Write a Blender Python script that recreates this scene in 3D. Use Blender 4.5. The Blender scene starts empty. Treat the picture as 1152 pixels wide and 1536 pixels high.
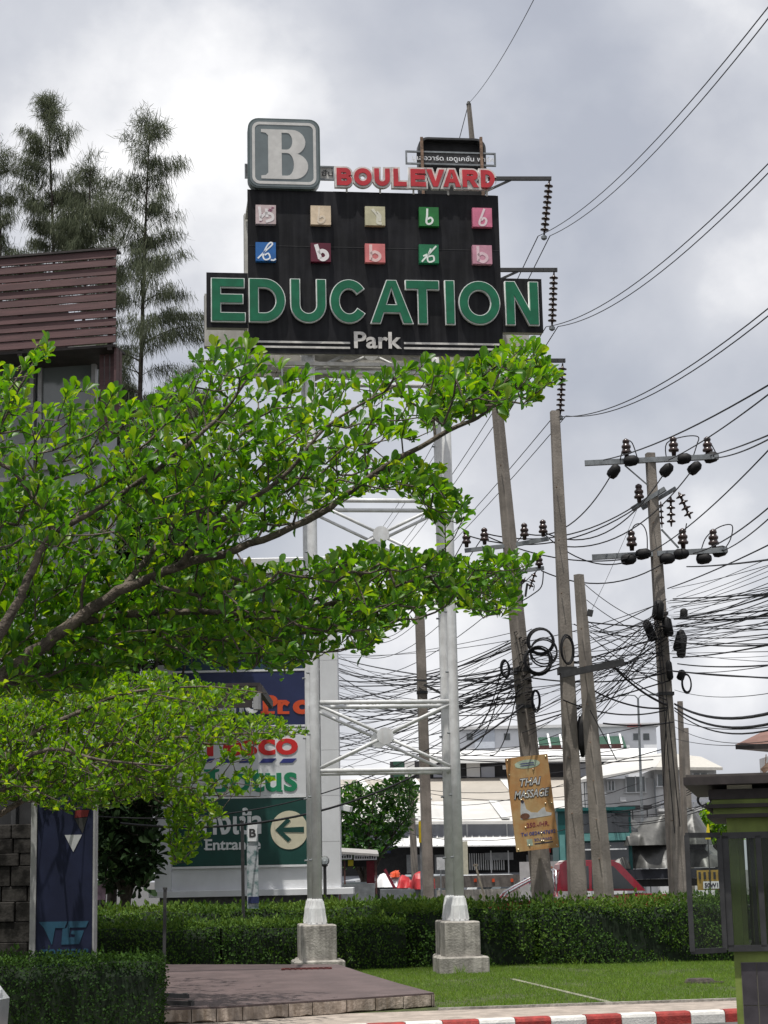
import bpy, math, random
import numpy as np
from mathutils import Vector, Matrix
from mathutils.geometry import tessellate_polygon
R = math.radians
sc = bpy.context.scene
COL = sc.collection

# ------------------------------------------------------------------ camera
FPX, CX, CY = 2800.0, 576.0, 768.0
PITCH, ROLL = math.atan(547.0 / FPX), 0.021
EYE = Vector((0, 0, 1.6))
_F = Vector((0, math.cos(PITCH), math.sin(PITCH)))
_r0, _u0 = Vector((1, 0, 0)), Vector((0, -math.sin(PITCH), math.cos(PITCH)))
_R = _r0 * math.cos(ROLL) - _u0 * math.sin(ROLL)
_U = _r0 * math.sin(ROLL) + _u0 * math.cos(ROLL)
cam = bpy.data.objects.new('camera', bpy.data.cameras.new('camera'))
COL.objects.link(cam)
m3 = Matrix((_R, _U, -_F)).transposed()
cam.matrix_world = Matrix.Translation(EYE) @ m3.to_4x4()
cam.data.sensor_fit = 'VERTICAL'
cam.data.sensor_height = 36.0
cam.data.lens = FPX / 1536.0 * 36.0
cam.data.clip_end = 6000
sc.camera = cam
sc.view_settings.view_transform = 'Standard'
sc.view_settings.look = 'None'
sc.view_settings.gamma = 1.0
sc.view_settings.exposure = 0.27
sc.view_settings.use_curve_mapping = False
sc.cycles.use_denoising = True
sc.cycles.max_bounces = 6

# ------------------------------------------------------------------ sky and sun
SUN_EL, SUN_AZ = R(75), R(205)          # azimuth clockwise from +Y
w = bpy.data.worlds.new('World'); sc.world = w; w.use_nodes = True
nt = w.node_tree; nt.nodes.clear()
def N(t, ty, **kw):
    n = t.nodes.new(ty)
    for k, v in kw.items():
        setattr(n, k, v)
    return n
sky = N(nt, 'ShaderNodeTexSky', sky_type='NISHITA', sun_disc=False)
sky.sun_elevation = SUN_EL; sky.sun_rotation = SUN_AZ
sky.air_density = 1.2; sky.dust_density = 4.0
sky.altitude = 0
tc = N(nt, 'ShaderNodeTexCoord')
mp = N(nt, 'ShaderNodeMapping'); mp.inputs['Scale'].default_value = (1, 1, 1.15); mp.inputs['Location'].default_value = (11.94, 11.39, 6.53)
nt.links.new(tc.outputs['Generated'], mp.inputs['Vector'])
n1 = N(nt, 'ShaderNodeTexNoise'); n1.inputs['Scale'].default_value = 5.2; n1.inputs['Detail'].default_value = 8; n1.inputs['Roughness'].default_value = 0.48; n1.inputs['Distortion'].default_value = 0.1
nt.links.new(mp.outputs[0], n1.inputs['Vector'])
n2 = N(nt, 'ShaderNodeTexNoise'); n2.inputs['Scale'].default_value = 10.0; n2.inputs['Detail'].default_value = 8; n2.inputs['Roughness'].default_value = 0.55
nt.links.new(mp.outputs[0], n2.inputs['Vector'])
cr = N(nt, 'ShaderNodeValToRGB')
cr.color_ramp.elements[0].position = 0.36; cr.color_ramp.elements[0].color = (0, 0, 0, 1)
cr.color_ramp.elements[1].position = 0.56; cr.color_ramp.elements[1].color = (1, 1, 1, 1)
nt.links.new(n1.outputs['Fac'], cr.inputs[0])
cc = N(nt, 'ShaderNodeValToRGB')         # cloud tone: grey bellies to bright tops
e = cc.color_ramp.elements
e[0].position = 0.36; e[0].color = (0.455, 0.47, 0.525, 1)
e[1].position = 0.63; e[1].color = (0.90, 0.90, 0.91, 1)
k = e.new(0.51); k.color = (0.585, 0.60, 0.645, 1)
madd = N(nt, 'ShaderNodeMix', data_type='FLOAT'); madd.inputs[0].default_value = 0.28
nt.links.new(n1.outputs['Fac'], madd.inputs[2]); nt.links.new(n2.outputs['Fac'], madd.inputs[3])
nt.links.new(madd.outputs[0], cc.inputs[0])
bg1 = N(nt, 'ShaderNodeBackground'); bg1.inputs[1].default_value = 0.10
bg2 = N(nt, 'ShaderNodeBackground'); bg2.inputs[1].default_value = 0.98
nt.links.new(sky.outputs[0], bg1.inputs[0]); nt.links.new(cc.outputs[0], bg2.inputs[0])
mf = N(nt, 'ShaderNodeMapRange'); mf.inputs['To Min'].default_value = 0.80; mf.inputs['To Max'].default_value = 1.0
nt.links.new(cr.outputs[0], mf.inputs['Value'])
mx = N(nt, 'ShaderNodeMixShader')
nt.links.new(mf.outputs[0], mx.inputs[0]); nt.links.new(bg1.outputs[0], mx.inputs[1]); nt.links.new(bg2.outputs[0], mx.inputs[2])
wo = N(nt, 'ShaderNodeOutputWorld'); nt.links.new(mx.outputs[0], wo.inputs[0])

sd = bpy.data.lights.new('sun', 'SUN'); sd.energy = 3.9; sd.angle = R(0.6); sd.color = (1.0, 0.965, 0.90)
so = bpy.data.objects.new('sun', sd); COL.objects.link(so)
to_sun = Vector((math.sin(SUN_AZ) * math.cos(SUN_EL), math.cos(SUN_AZ) * math.cos(SUN_EL), math.sin(SUN_EL)))
so.rotation_euler = to_sun.to_track_quat('Z', 'Y').to_euler()
so.location = (0, -20, 60)

# ------------------------------------------------------------------ helpers
def ray(x, y):
    return _F * FPX + _R * (x - CX) - _U * (y - CY)
def at(x, y, Y):
    d = ray(x, y); return EYE + d * (Y / d.y)
def gnd(x, y, z=0.0):
    d = ray(x, y); return EYE + d * ((z - EYE.z) / d.z)
def ppm(Y):
    return FPX / (Y * 1.0)

_mats = {}
def mat(name, col, rough=0.7, var=0.15, scale=6.0, bump=0.0, bscale=40.0, metal=0.0, streak=0.0, streak_col=(0.05, 0.045, 0.04), spec=0.4, col2=None, stretch=(1, 1, 1), c2pos=(0.42, 0.62), transm=0.0, alpha=1.0, coat=0.0):
    if name in _mats: return _mats[name]
    m = bpy.data.materials.new(name); m.use_nodes = True
    t = m.node_tree; b = t.nodes['Principled BSDF']
    b.inputs['Roughness'].default_value = rough
    b.inputs['Metallic'].default_value = metal
    b.inputs['Specular IOR Level'].default_value = spec
    b.inputs['Coat Weight'].default_value = coat
    if transm: b.inputs['Transmission Weight'].default_value = transm
    if alpha < 1: b.inputs['Alpha'].default_value = alpha
    tcn = N(t, 'ShaderNodeTexCoord')
    geo = N(t, 'ShaderNodeNewGeometry')
    mpn = N(t, 'ShaderNodeMapping'); mpn.inputs['Scale'].default_value = stretch
    t.links.new(geo.outputs['Position'], mpn.inputs['Vector'])
    nz = N(t, 'ShaderNodeTexNoise'); nz.inputs['Scale'].default_value = scale; nz.inputs['Detail'].default_value = 6; nz.inputs['Roughness'].default_value = 0.6
    t.links.new(mpn.outputs[0], nz.inputs['Vector'])
    rp = N(t, 'ShaderNodeValToRGB')
    c2 = col2 if col2 else tuple(min(1, c * (1 + var)) for c in col)
    c1 = col if col2 else tuple(c * (1 - var) for c in col)
    rp.color_ramp.elements[0].position = c2pos[0]; rp.color_ramp.elements[0].color = (*c1, 1)
    rp.color_ramp.elements[1].position = c2pos[1]; rp.color_ramp.elements[1].color = (*c2, 1)
    t.links.new(nz.outputs['Fac'], rp.inputs[0])
    out = rp.outputs[0]
    if streak > 0:
        m2 = N(t, 'ShaderNodeMapping'); m2.inputs['Scale'].default_value = (9, 9, 0.7)
        t.links.new(geo.outputs['Position'], m2.inputs['Vector'])
        s2 = N(t, 'ShaderNodeTexNoise'); s2.inputs['Scale'].default_value = 1.3; s2.inputs['Detail'].default_value = 5
        t.links.new(m2.outputs[0], s2.inputs['Vector'])
        r2 = N(t, 'ShaderNodeValToRGB'); r2.color_ramp.elements[0].position = 0.42; r2.color_ramp.elements[1].position = 0.85
        r2.color_ramp.elements[1].color = (streak, streak, streak, 1)
        t.links.new(s2.outputs['Fac'], r2.inputs[0])
        mxn = N(t, 'ShaderNodeMix', data_type='RGBA')
        t.links.new(r2.outputs[0], mxn.inputs[0]); t.links.new(out, mxn.inputs[6]); mxn.inputs[7].default_value = (*streak_col, 1)
        out = mxn.outputs[2]
    t.links.new(out, b.inputs['Base Color'])
    if bump > 0:
        nb = N(t, 'ShaderNodeTexNoise'); nb.inputs['Scale'].default_value = bscale; nb.inputs['Detail'].default_value = 5
        t.links.new(geo.outputs['Position'], nb.inputs['Vector'])
        bp = N(t, 'ShaderNodeBump'); bp.inputs['Strength'].default_value = bump; bp.inputs['Distance'].default_value = 0.02
        t.links.new(nb.outputs['Fac'], bp.inputs['Height']); t.links.new(bp.outputs[0], b.inputs['Normal'])
    _mats[name] = m
    return m

def leaf_mat(name, dark, mid, light, trans=0.45, rough=0.35, spec=0.5):
    if name in _mats: return _mats[name]
    m = bpy.data.materials.new(name); m.use_nodes = True
    t = m.node_tree; b = t.nodes['Principled BSDF']; o = t.nodes['Material Output']
    a = N(t, 'ShaderNodeAttribute', attribute_name='tint')
    rp = N(t, 'ShaderNodeValToRGB')
    rp.color_ramp.elements[0].color = (*dark, 1); rp.color_ramp.elements[0].position = 0.0
    rp.color_ramp.elements[1].color = (*light, 1); rp.color_ramp.elements[1].position = 1.0
    kk = rp.color_ramp.elements.new(0.55); kk.color = (*mid, 1)
    t.links.new(a.outputs['Fac'], rp.inputs[0])
    t.links.new(rp.outputs[0], b.inputs['Base Color'])
    b.inputs['Roughness'].default_value = rough; b.inputs['Specular IOR Level'].default_value = spec
    tr = N(t, 'ShaderNodeBsdfTranslucent')
    hs = N(t, 'ShaderNodeHueSaturation'); hs.inputs['Value'].default_value = 2.1; hs.inputs['Hue'].default_value = 0.485; hs.inputs['Saturation'].default_value = 1.1
    t.links.new(rp.outputs[0], hs.inputs['Color']); t.links.new(hs.outputs[0], tr.inputs[0])
    ms = N(t, 'ShaderNodeMixShader'); ms.inputs[0].default_value = trans
    t.links.new(b.outputs[0], ms.inputs[1]); t.links.new(tr.outputs[0], ms.inputs[2]); t.links.new(ms.outputs[0], o.inputs[0])
    _mats[name] = m
    return m

def link(o, parent=None):
    COL.objects.link(o)
    if parent is not None: o.parent = parent
    return o
def tag(o, label=None, cat=None, group=None, kind=None):
    if label: o['label'] = label
    if cat: o['category'] = cat
    if group: o['group'] = group
    if kind: o['kind'] = kind
    return o
def empty(name, loc=(0, 0, 0), rz=0.0, label=None, cat=None, group=None):
    o = bpy.data.objects.new(name, None); o.location = loc; o.rotation_euler = (0, 0, rz); o.empty_display_size = 0.2
    link(o); return tag(o, label, cat, group)

class MB:
    def __init__(s): s.v = []; s.f = []
    def add(s, vs, fs):
        b = len(s.v); s.v += [Vector(v) for v in vs]; s.f += [tuple(i + b for i in f) for f in fs]; return s
    def box(s, c, d, M=None):
        x, y, z = d[0] / 2, d[1] / 2, d[2] / 2
        vs = [Vector((sx * x, sy * y, sz * z)) for sz in (-1, 1) for sy in (-1, 1) for sx in (-1, 1)]
        if M is not None: vs = [M @ v for v in vs]
        vs = [v + Vector(c) for v in vs]
        return s.add(vs, [(0, 2, 3, 1), (4, 5, 7, 6), (0, 1, 5, 4), (2, 6, 7, 3), (0, 4, 6, 2), (1, 3, 7, 5)])
    def bx(s, x0, x1, y0, y1, z0, z1):
        return s.box(((x0 + x1) / 2, (y0 + y1) / 2, (z0 + z1) / 2), (x1 - x0, y1 - y0, z1 - z0))
    def bevbox(s, x0, x1, y0, y1, z0, z1, r):
        # box with chamfered vertical edges and top
        def ring(i, z):
            return [(x0 + i + r, y0 + i, z), (x1 - i - r, y0 + i, z), (x1 - i, y0 + i + r, z), (x1 - i, y1 - i - r, z), (x1 - i - r, y1 - i, z), (x0 + i + r, y1 - i, z), (x0 + i, y1 - i - r, z), (x0 + i, y0 + i + r, z)]
        vs = ring(0, z0) + ring(0, z1 - r) + ring(r, z1)
        fs = [tuple(reversed(range(8)))]
        for k in range(2):
            for i in range(8):
                j = (i + 1) % 8
                fs.append((k * 8 + i, k * 8 + j, k * 8 + 8 + j, k * 8 + 8 + i))
        fs.append(tuple(range(16, 24)))
        return s.add(vs, fs)
    def bar(s, a, b, wx, wy=None, up=(0, 0, 1)):
        a, b = Vector(a), Vector(b); wy = wy or wx
        d = (b - a); L = d.length; d.normalize()
        u = Vector(up)
        if abs(d.dot(u)) > 0.97: u = Vector((0, 1, 0))
        sx = d.cross(u).normalized(); sy = sx.cross(d).normalized()
        vs = []
        for p in (a, b):
            for (i, j) in ((-1, -1), (1, -1), (1, 1), (-1, 1)):
                vs.append(p + sx * (i * wx / 2) + sy * (j * wy / 2))
        return s.add(vs, [(0, 3, 2, 1), (4, 5, 6, 7), (0, 1, 5, 4), (1, 2, 6, 5), (2, 3, 7, 6), (3, 0, 4, 7)])
    def tube(s, pts, rad, n=6, caps=True):
        pts = [Vector(p) for p in pts]; m = len(pts)
        if not hasattr(rad, '__len__'): rad = [rad] * m
        prev = None; base = len(s.v)
        for i, p in enumerate(pts):
            d = (pts[min(i + 1, m - 1)] - pts[max(i - 1, 0)])
            if d.length < 1e-9: d = Vector((0, 0, 1))
            d.normalize()
            if prev is None:
                u = Vector((0, 0, 1)) if abs(d.z) < 0.9 else Vector((1, 0, 0))
                a = d.cross(u).normalized()
            else:
                a = (prev - d * prev.dot(d)); a = a.normalized() if a.length > 1e-6 else d.orthogonal().normalized()
            prev = a; b = d.cross(a)
            for k in range(n):
                t = 2 * math.pi * k / n
                s.v.append(p + (a * math.cos(t) + b * math.sin(t)) * rad[i])
        for i in range(m - 1):
            for k in range(n):
                k2 = (k + 1) % n
                s.f.append((base + i * n + k, base + i * n + k2, base + (i + 1) * n + k2, base + (i + 1) * n + k))
        if caps:
            s.f.append(tuple(base + k for k in reversed(range(n)))); s.f.append(tuple(base + (m - 1) * n + k for k in range(n)))
        return s
    def lathe(s, c, prof, n=12, axis=(0, 0, 1)):
        # prof: list of (r, h) along axis from c
        ax = Vector(axis).normalized(); a = ax.orthogonal().normalized(); b = ax.cross(a); c = Vector(c); base = len(s.v)
        for (r, h) in prof:
            for k in range(n):
                t = 2 * math.pi * k / n
                s.v.append(c + ax * h + (a * math.cos(t) + b * math.sin(t)) * max(r, 1e-4))
        for i in range(len(prof) - 1):
            for k in range(n):
                k2 = (k + 1) % n
                s.f.append((base + i * n + k, base + i * n + k2, base + (i + 1) * n + k2, base + (i + 1) * n + k))
        s.f.append(tuple(base + k for k in reversed(range(n)))); s.f.append(tuple(base + (len(prof) - 1) * n + k for k in range(n)))
        return s
    def ball(s, c, r, n=10, sq=(1, 1, 1)):
        prof = [(math.sin(math.pi * i / 8) * r, -math.cos(math.pi * i / 8) * r) for i in range(9)]
        b = len(s.v); s.lathe((0, 0, 0), prof, n)
        for i in range(b, len(s.v)):
            v = s.v[i]; s.v[i] = Vector((v.x * sq[0], v.y * sq[1], v.z * sq[2])) + Vector(c)
        return s
    def prism(s, poly, y0, y1, M=None):
        # poly in (x,z), extruded along y
        n = len(poly)
        tri = tessellate_polygon([[Vector((p[0], p[1], 0)) for p in poly]])
        vs = [Vector((p[0], y0, p[1])) for p in poly] + [Vector((p[0], y1, p[1])) for p in poly]
        if M is not None: vs = [M @ v for v in vs]
        fs = [tuple(t) for t in tri] + [tuple(i + n for i in reversed(t)) for t in tri]
        for i in range(n):
            j = (i + 1) % n; fs.append((i, j, j + n, i + n))
        return s.add(vs, fs)
    def mesh(s, name):
        me = bpy.data.meshes.new(name); me.from_pydata([tuple(v) for v in s.v], [], s.f); me.update()
        return me
    def build(s, name, m, parent=None, smooth=False, fix=True):
        me = s.mesh(name)
        if fix:
            import bmesh
            b = bmesh.new(); b.from_mesh(me); bmesh.ops.recalc_face_normals(b, faces=b.faces); b.to_mesh(me); b.free()
        if smooth: me.polygons.foreach_set('use_smooth', [True] * len(me.polygons))
        me.materials.append(m)
        o = bpy.data.objects.new(name, me)
        return link(o, parent)

def np_mesh(name, V, F, m, parent=None, tint=None, smooth=False):
    V = np.asarray(V, dtype=np.float32); F = np.asarray(F, dtype=np.int32)
    me = bpy.data.meshes.new(name)
    me.vertices.add(len(V)); me.vertices.foreach_set('co', V.ravel())
    k = F.shape[1]
    me.loops.add(F.size); me.loops.foreach_set('vertex_index', F.ravel())
    me.polygons.add(len(F)); me.polygons.foreach_set('loop_start', np.arange(0, F.size, k, dtype=np.int32))
    if smooth: me.polygons.foreach_set('use_smooth', np.ones(len(F), dtype=bool))
    me.update(calc_edges=True); me.validate()
    if tint is not None:
        at_ = me.attributes.new('tint', 'FLOAT', 'POINT'); at_.data.foreach_set('value', np.asarray(tint, dtype=np.float32))
    me.materials.append(m)
    o = bpy.data.objects.new(name, me)
    return link(o, parent)

def norm(a):
    return a / np.maximum(np.linalg.norm(a, axis=-1, keepdims=True), 1e-9)

# leaf blade template: obovate, folded on its midrib (t along, s across, h lift)
LT = np.array([[0, 0, 0], [0.42, 0, 0.0], [0.78, 0, -0.02], [1.0, 0.16, -0.06], [0.40, 0.50, 0.08], [0.70, 0.98, 0.12], [0.92, 0.66, 0.03], [1.0, -0.16, -0.06], [0.40, -0.50, 0.08], [0.70, -0.98, 0.12], [0.92, -0.66, 0.03]])
LF = np.array([[0, 1, 4], [1, 5, 4], [1, 2, 5], [2, 6, 5], [2, 3, 6], [2, 7, 3], [0, 8, 1], [1, 8, 9], [1, 9, 2], [2, 9, 10], [2, 10, 7]])
def blades(P, D, Nn, L, W, templ=None):
    T, Fc = templ if templ else (LT, LF)
    D = norm(D); S = norm(np.cross(D, Nn)); U = np.cross(S, D)
    L = np.asarray(L)[:, None, None]; W = np.asarray(W)[:, None, None]
    V = P[:, None, :] + D[:, None, :] * (T[None, :, 0:1] * L) + S[:, None, :] * (T[None, :, 1:2] * W * 0.5) + U[:, None, :] * (T[None, :, 2:3] * L)
    n, k = len(P), len(T)
    F = Fc[None] + (np.arange(n) * k)[:, None, None]
    return V.reshape(-1, 3), F.reshape(-1, Fc.shape[1])
DIA = (np.array([[0, 0, 0], [0.5, 0.9, 0.05], [1, 0, 0], [0.5, -0.9, 0.05]]), np.array([[0, 1, 2], [0, 2, 3]]))
NEEDLE = (np.array([[0, 0.5, 0], [0, -0.5, 0], [1, 0, 0]]), np.array([[0, 1, 2]]))

# ---- flat lettering: polygons with holes, thick
def flat_obj(name, contours, m, parent, y0, depth, offset=0.0, bevel=0.0):
    cu = bpy.data.curves.new(name, 'CURVE'); cu.dimensions = '2D'; cu.fill_mode = 'BOTH'
    cu.extrude = depth / 2; cu.offset = offset; cu.bevel_depth = bevel; cu.bevel_resolution = 0
    for c in contours:
        sp = cu.splines.new('POLY'); sp.points.add(len(c) - 1); sp.use_cyclic_u = True
        for p, q in zip(sp.points, c): p.co = (q[0], q[1], 0, 1)
    return _curve_mesh(name, cu, m, parent, y0, depth)
def _curve_mesh(name, cu, m, parent, y0, depth, post=None):
    tmp = bpy.data.objects.new('tmp', cu); COL.objects.link(tmp)
    dg = bpy.context.evaluated_depsgraph_get()
    me = bpy.data.meshes.new_from_object(tmp.evaluated_get(dg))
    COL.objects.unlink(tmp); bpy.data.objects.remove(tmp); bpy.data.curves.remove(cu)
    n = len(me.vertices); co = np.zeros(n * 3, dtype=np.float32); me.vertices.foreach_get('co', co); co = co.reshape(-1, 3)
    if post: co = post(co)
    out = np.stack([co[:, 0], y0 - co[:, 2] - depth / 2, co[:, 1]], 1)   # faces -y
    me.vertices.foreach_set('co', out.astype(np.float32).ravel()); me.update()
    me.name = name; me.materials.clear(); me.materials.append(m)
    o = bpy.data.objects.new(name, me)
    return link(o, parent)
def text_obj(name, body, m, parent, x0, x1, z0, z1, y0, depth=0.004, bold=0.0, shear=0.0, slope=0.0, keep=False):
    """lettering fitted into x0..x1, z0..z1 on the plane y0 (front towards -y)"""
    cu = bpy.data.curves.new(name, 'FONT'); cu.body = body; cu.size = 1.0; cu.offset = bold; cu.extrude = depth / 2; cu.shear = shear
    cu.fill_mode = 'BOTH'; cu.resolution_u = 4
    def post(co):
        a, b = co[:, :2].min(0), co[:, :2].max(0)
        s = np.array([(x1 - x0), (z1 - z0)]) / np.maximum(b - a, 1e-6)
        if keep: s[:] = min(s)
        c = co.copy(); c[:, :2] = (co[:, :2] - a) * s + np.array([x0, z0]); c[:, 1] += slope * (c[:, 0] - x0)
        return c
    return _curve_mesh(name, cu, m, parent, y0, depth, post)

def arc(cx, cz, rx, rz, a0, a1, n=14):
    return [(cx + rx * math.cos(R(a0 + (a1 - a0) * i / n)), cz + rz * math.sin(R(a0 + (a1 - a0) * i / n))) for i in range(n + 1)]
def glyph(ch, W, H, S):
    if ch == 'E':
        m0 = H * 0.53
        return [[(0, 0), (W, 0), (W, S), (S, S), (S, m0 - S / 2), (W * .93, m0 - S / 2), (W * .93, m0 + S / 2), (S, m0 + S / 2), (S, H - S), (W * .97, H - S), (W * .97, H), (0, H)]]
    if ch == 'D':
        rx = W * .58
        return [[(0, 0)] + arc(W - rx, H / 2, rx, H / 2, -90, 90, 20) + [(0, H)],
                [(S, S)] + arc(W - rx, H / 2, rx - S, H / 2 - S, -90, 90, 20) + [(S, H - S)]]
    if ch == 'U':
        r = W / 2; rz = min(H * .42, r * 1.05)
        return [[(0, H)] + arc(r, rz, r, rz, 180, 360, 18) + [(W, H), (W - S, H)] + arc(r, rz, r - S, rz - S, 360, 180, 18) + [(S, H)]]
    if ch == 'C':
        cx = W * .5
        return [arc(cx, H / 2, cx, H / 2, 38, 325, 30) + arc(cx, H / 2, cx - S, H / 2 - S, 325, 38, 30)]
    if ch == 'O':
        return [arc(W / 2, H / 2, W / 2, H / 2, 0, 352, 34), arc(W / 2, H / 2, W / 2 - S, H / 2 - S, 0, 352, 34)]
    if ch == 'A':
        c = W / 2; b0, b1 = H * .25, H * .25 + S * .9
        xl = lambda z: (c - S * .55) * z / H            # outer left edge
        il = lambda z: S * 1.07 + (c - S * 1.07) * z / (H * .86)
        return [[(0, 0), (S * 1.07, 0), (il(b0), b0), (W - il(b0), b0), (W - S * 1.07, 0), (W, 0), (c + S * .55, H), (c - S * .55, H)],
                [(il(b1), b1), (c, H * .86), (W - il(b1), b1)]]
    if ch == 'T':
        return [[((W - S) / 2, 0), ((W + S) / 2, 0), ((W + S) / 2, H - S), (W, H - S), (W, H), (0, H), (0, H - S), ((W - S) / 2, H - S)]]
    if ch == 'I':
        return [[(0, 0), (W, 0), (W, H), (0, H)]]
    if ch == 'N':
        return [[(0, 0), (S, 0), (S, H - S * 1.65), (W - S * 1.1, 0), (W, 0), (W, H), (W - S, H), (W - S, S * 1.65), (S * 1.1, H), (0, H)]]
    if ch == 'L':
        return [[(0, 0), (W, 0), (W, S), (S, S), (S, H), (0, H)]]
    if ch == 'V':
        return [[((W - S) / 2, 0), ((W + S) / 2, 0), (W, H), (W - S * 1.1, H), (W / 2, S * 1.25), (S * 1.1, H), (0, H)]]
    if ch in 'BR':
        m0 = H * .52; r1 = (H - m0 + S / 2) / 2
        if ch == 'B':
            r2 = (m0 + S / 2) / 2
            return [[(0, 0)] + arc(W - r2, r2, r2, r2, -90, 60, 10) + arc(W * .95 - r1, H - r1, r1, r1, -55, 90, 10) + [(0, H)],
                    [(S, S)] + arc(W - r2, r2, r2 - S, r2 - S, -90, 90, 10) + [(S, m0 - S / 2)],
                    [(S, m0 + S / 2)] + arc(W * .95 - r1, H - r1, r1 - S, r1 - S, -90, 90, 10) + [(S, H - S)]]
        return [[(0, 0), (S, 0), (S, m0 - S / 2), (W * .42, m0 - S / 2), (W - S * 1.2, 0), (W, 0), (W * .68, m0 - S * .35)] + arc(W * .95 - r1, H - r1, r1, r1, -62, 90, 10) + [(0, H)],
                [(S, m0 + S / 2)] + arc(W * .95 - r1, H - r1, r1 - S, r1 - S, -90, 90, 10) + [(S, H - S)]]
def ribbon(pts, wd):
    """a pen stroke of width wd along pts, as one contour"""
    P = [Vector((p[0], p[1])) for p in pts]; L, Rr = [], []
    for i, p in enumerate(P):
        d = (P[min(i + 1, len(P) - 1)] - P[max(i - 1, 0)]).normalized(); n = Vector((-d.y, d.x))
        ww = wd[i] if hasattr(wd, '__len__') else wd
        L.append(p + n * ww / 2); Rr.append(p - n * ww / 2)
    return [tuple(v) for v in L + Rr[::-1]]
def curve_pts(ctrl, n=8):
    """Catmull-Rom through ctrl"""
    C = [Vector(c) for c in ctrl]; out = []
    for i in range(len(C) - 1):
        p0, p1, p2, p3 = C[max(i - 1, 0)], C[i], C[i + 1], C[min(i + 2, len(C) - 1)]
        for k in range(n):
            t = k / n
            out.append(0.5 * ((2 * p1) + (p2 - p0) * t + (2 * p0 - 5 * p1 + 4 * p2 - p3) * t * t + (3 * p1 - p0 - 3 * p2 + p3) * t ** 3))
    out.append(C[-1]); return out

# ------------------------------------------------------------------ materials
M_ASPH = mat('asphalt', (0.075, 0.074, 0.073), 0.9, 0.25, 3.0, 0.3, 120)
M_CONC_PATH = mat('path_concrete', (0.34, 0.29, 0.25), 0.9, 0.18, 4.0, 0.35, 60, streak=0.25, streak_col=(0.16, 0.14, 0.12))
M_SOIL = mat('soil', (0.06, 0.075, 0.025), 0.95, 0.4, 5.0, 0.6, 40)
M_RED = mat('kerb_red', (0.30, 0.032, 0.026), 0.65, 0.22, 9.0, 0.35, 50, streak=0.4, streak_col=(0.16, 0.06, 0.05))
M_WHITE = mat('kerb_white', (0.62, 0.61, 0.58), 0.65, 0.10, 9.0, 0.35, 50, streak=0.4, streak_col=(0.32, 0.30, 0.27))
M_PLAT = mat('maroon_paving', (0.100, 0.072, 0.070), 0.62, 0.16, 2.2, 0.25, 90, streak=0.0)
M_PLATEDGE = mat('cracked_render', (0.36, 0.30, 0.25), 0.9, 0.3, 5.0, 0.6, 25, streak=0.95, streak_col=(0.10, 0.065, 0.035))
M_STEEL_W = mat('white_painted_steel', (0.60, 0.61, 0.61), 0.42, 0.10, 5.0, 0.08, 40, streak=0.28, streak_col=(0.32, 0.25, 0.20))
M_CONC = mat('old_concrete', (0.33, 0.31, 0.28), 0.9, 0.25, 3.5, 0.5, 30, streak=0.85, streak_col=(0.07, 0.065, 0.055))
M_POLE = mat('pole_concrete', (0.225, 0.20, 0.175), 0.9, 0.2, 1.8, 0.4, 25, streak=0.45, streak_col=(0.10, 0.085, 0.07))
M_BLACK = mat('sign_black', (0.009, 0.009, 0.011), 0.5, 0.35, 2.0, 0.05, 10, streak=0.30, streak_col=(0.06, 0.06, 0.062), spec=0.15)
M_SIDE = mat('sign_return', (0.48, 0.47, 0.44), 0.7, 0.15, 3.0, streak=0.4, streak_col=(0.2, 0.17, 0.13))
M_GREEN = mat('letter_green', (0.006, 0.120, 0.058), 0.45, 0.12, 5.0, spec=0.3)
M_TRIM = mat('letter_trim', (0.70, 0.72, 0.70), 0.35, 0.08, 8.0)
M_REDL = mat('letter_red', (0.44, 0.025, 0.035), 0.45, 0.12, 5.0)
M_SILV = mat('letter_silver', (0.55, 0.53, 0.50), 0.4, 0.15, 7.0)
M_SLATE = mat('logo_slate', (0.135, 0.16, 0.165), 0.22, 0.10, 2.0, spec=0.6)
M_SLATE_D = mat('logo_slate_edge', (0.075, 0.10, 0.10), 0.3, 0.10, 2.0)
M_LOGOW = mat('logo_pale', (0.53, 0.52, 0.50), 0.4, 0.07, 6.0)
M_RUST = mat('rusty_steel', (0.20, 0.13, 0.09), 0.85, 0.35, 12.0, 0.3, 40)
M_DARKMET = mat('dark_metal', (0.035, 0.035, 0.036), 0.5, 0.2, 8.0)
M_GALV = mat('galvanised', (0.20, 0.215, 0.225), 0.5, 0.18, 6.0, metal=0.3)
M_CERAM = mat('brown_ceramic', (0.035, 0.018, 0.015), 0.25, 0.2, 8.0, spec=0.6)
M_RUBBER = mat('black_rubber', (0.012, 0.012, 0.013), 0.6, 0.25, 8.0, spec=0.2)
M_WIRE = mat('black_cable', (0.014, 0.014, 0.016), 0.6, 0.2, 3.0, spec=0.2)
M_WHITEP = mat('white_panel', (0.66, 0.67, 0.69), 0.45, 0.05, 1.5, streak=0.12, streak_col=(0.45, 0.44, 0.42))
M_NAVY = mat('navy_panel', (0.018, 0.026, 0.085), 0.4, 0.10, 2.0)
M_TEALN = mat('dark_teal_panel', (0.016, 0.045, 0.075), 0.4, 0.10, 2.0)
M_DGREEN = mat('dark_green_panel', (0.010, 0.060, 0.050), 0.4, 0.10, 2.0)
M_ORANGE = mat('letter_orange_red', (0.60, 0.075, 0.02), 0.5, 0.05)
M_TRED = mat('letter_bright_red', (0.58, 0.02, 0.02), 0.5, 0.05)
M_LGREEN = mat('letter_leaf_green', (0.01, 0.21, 0.095), 0.5, 0.05)
M_LBLUE = mat('letter_blue', (0.03, 0.04, 0.20), 0.5, 0.05)
M_CREAM = mat('cream_disc', (0.60, 0.56, 0.42), 0.5, 0.04)
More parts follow.
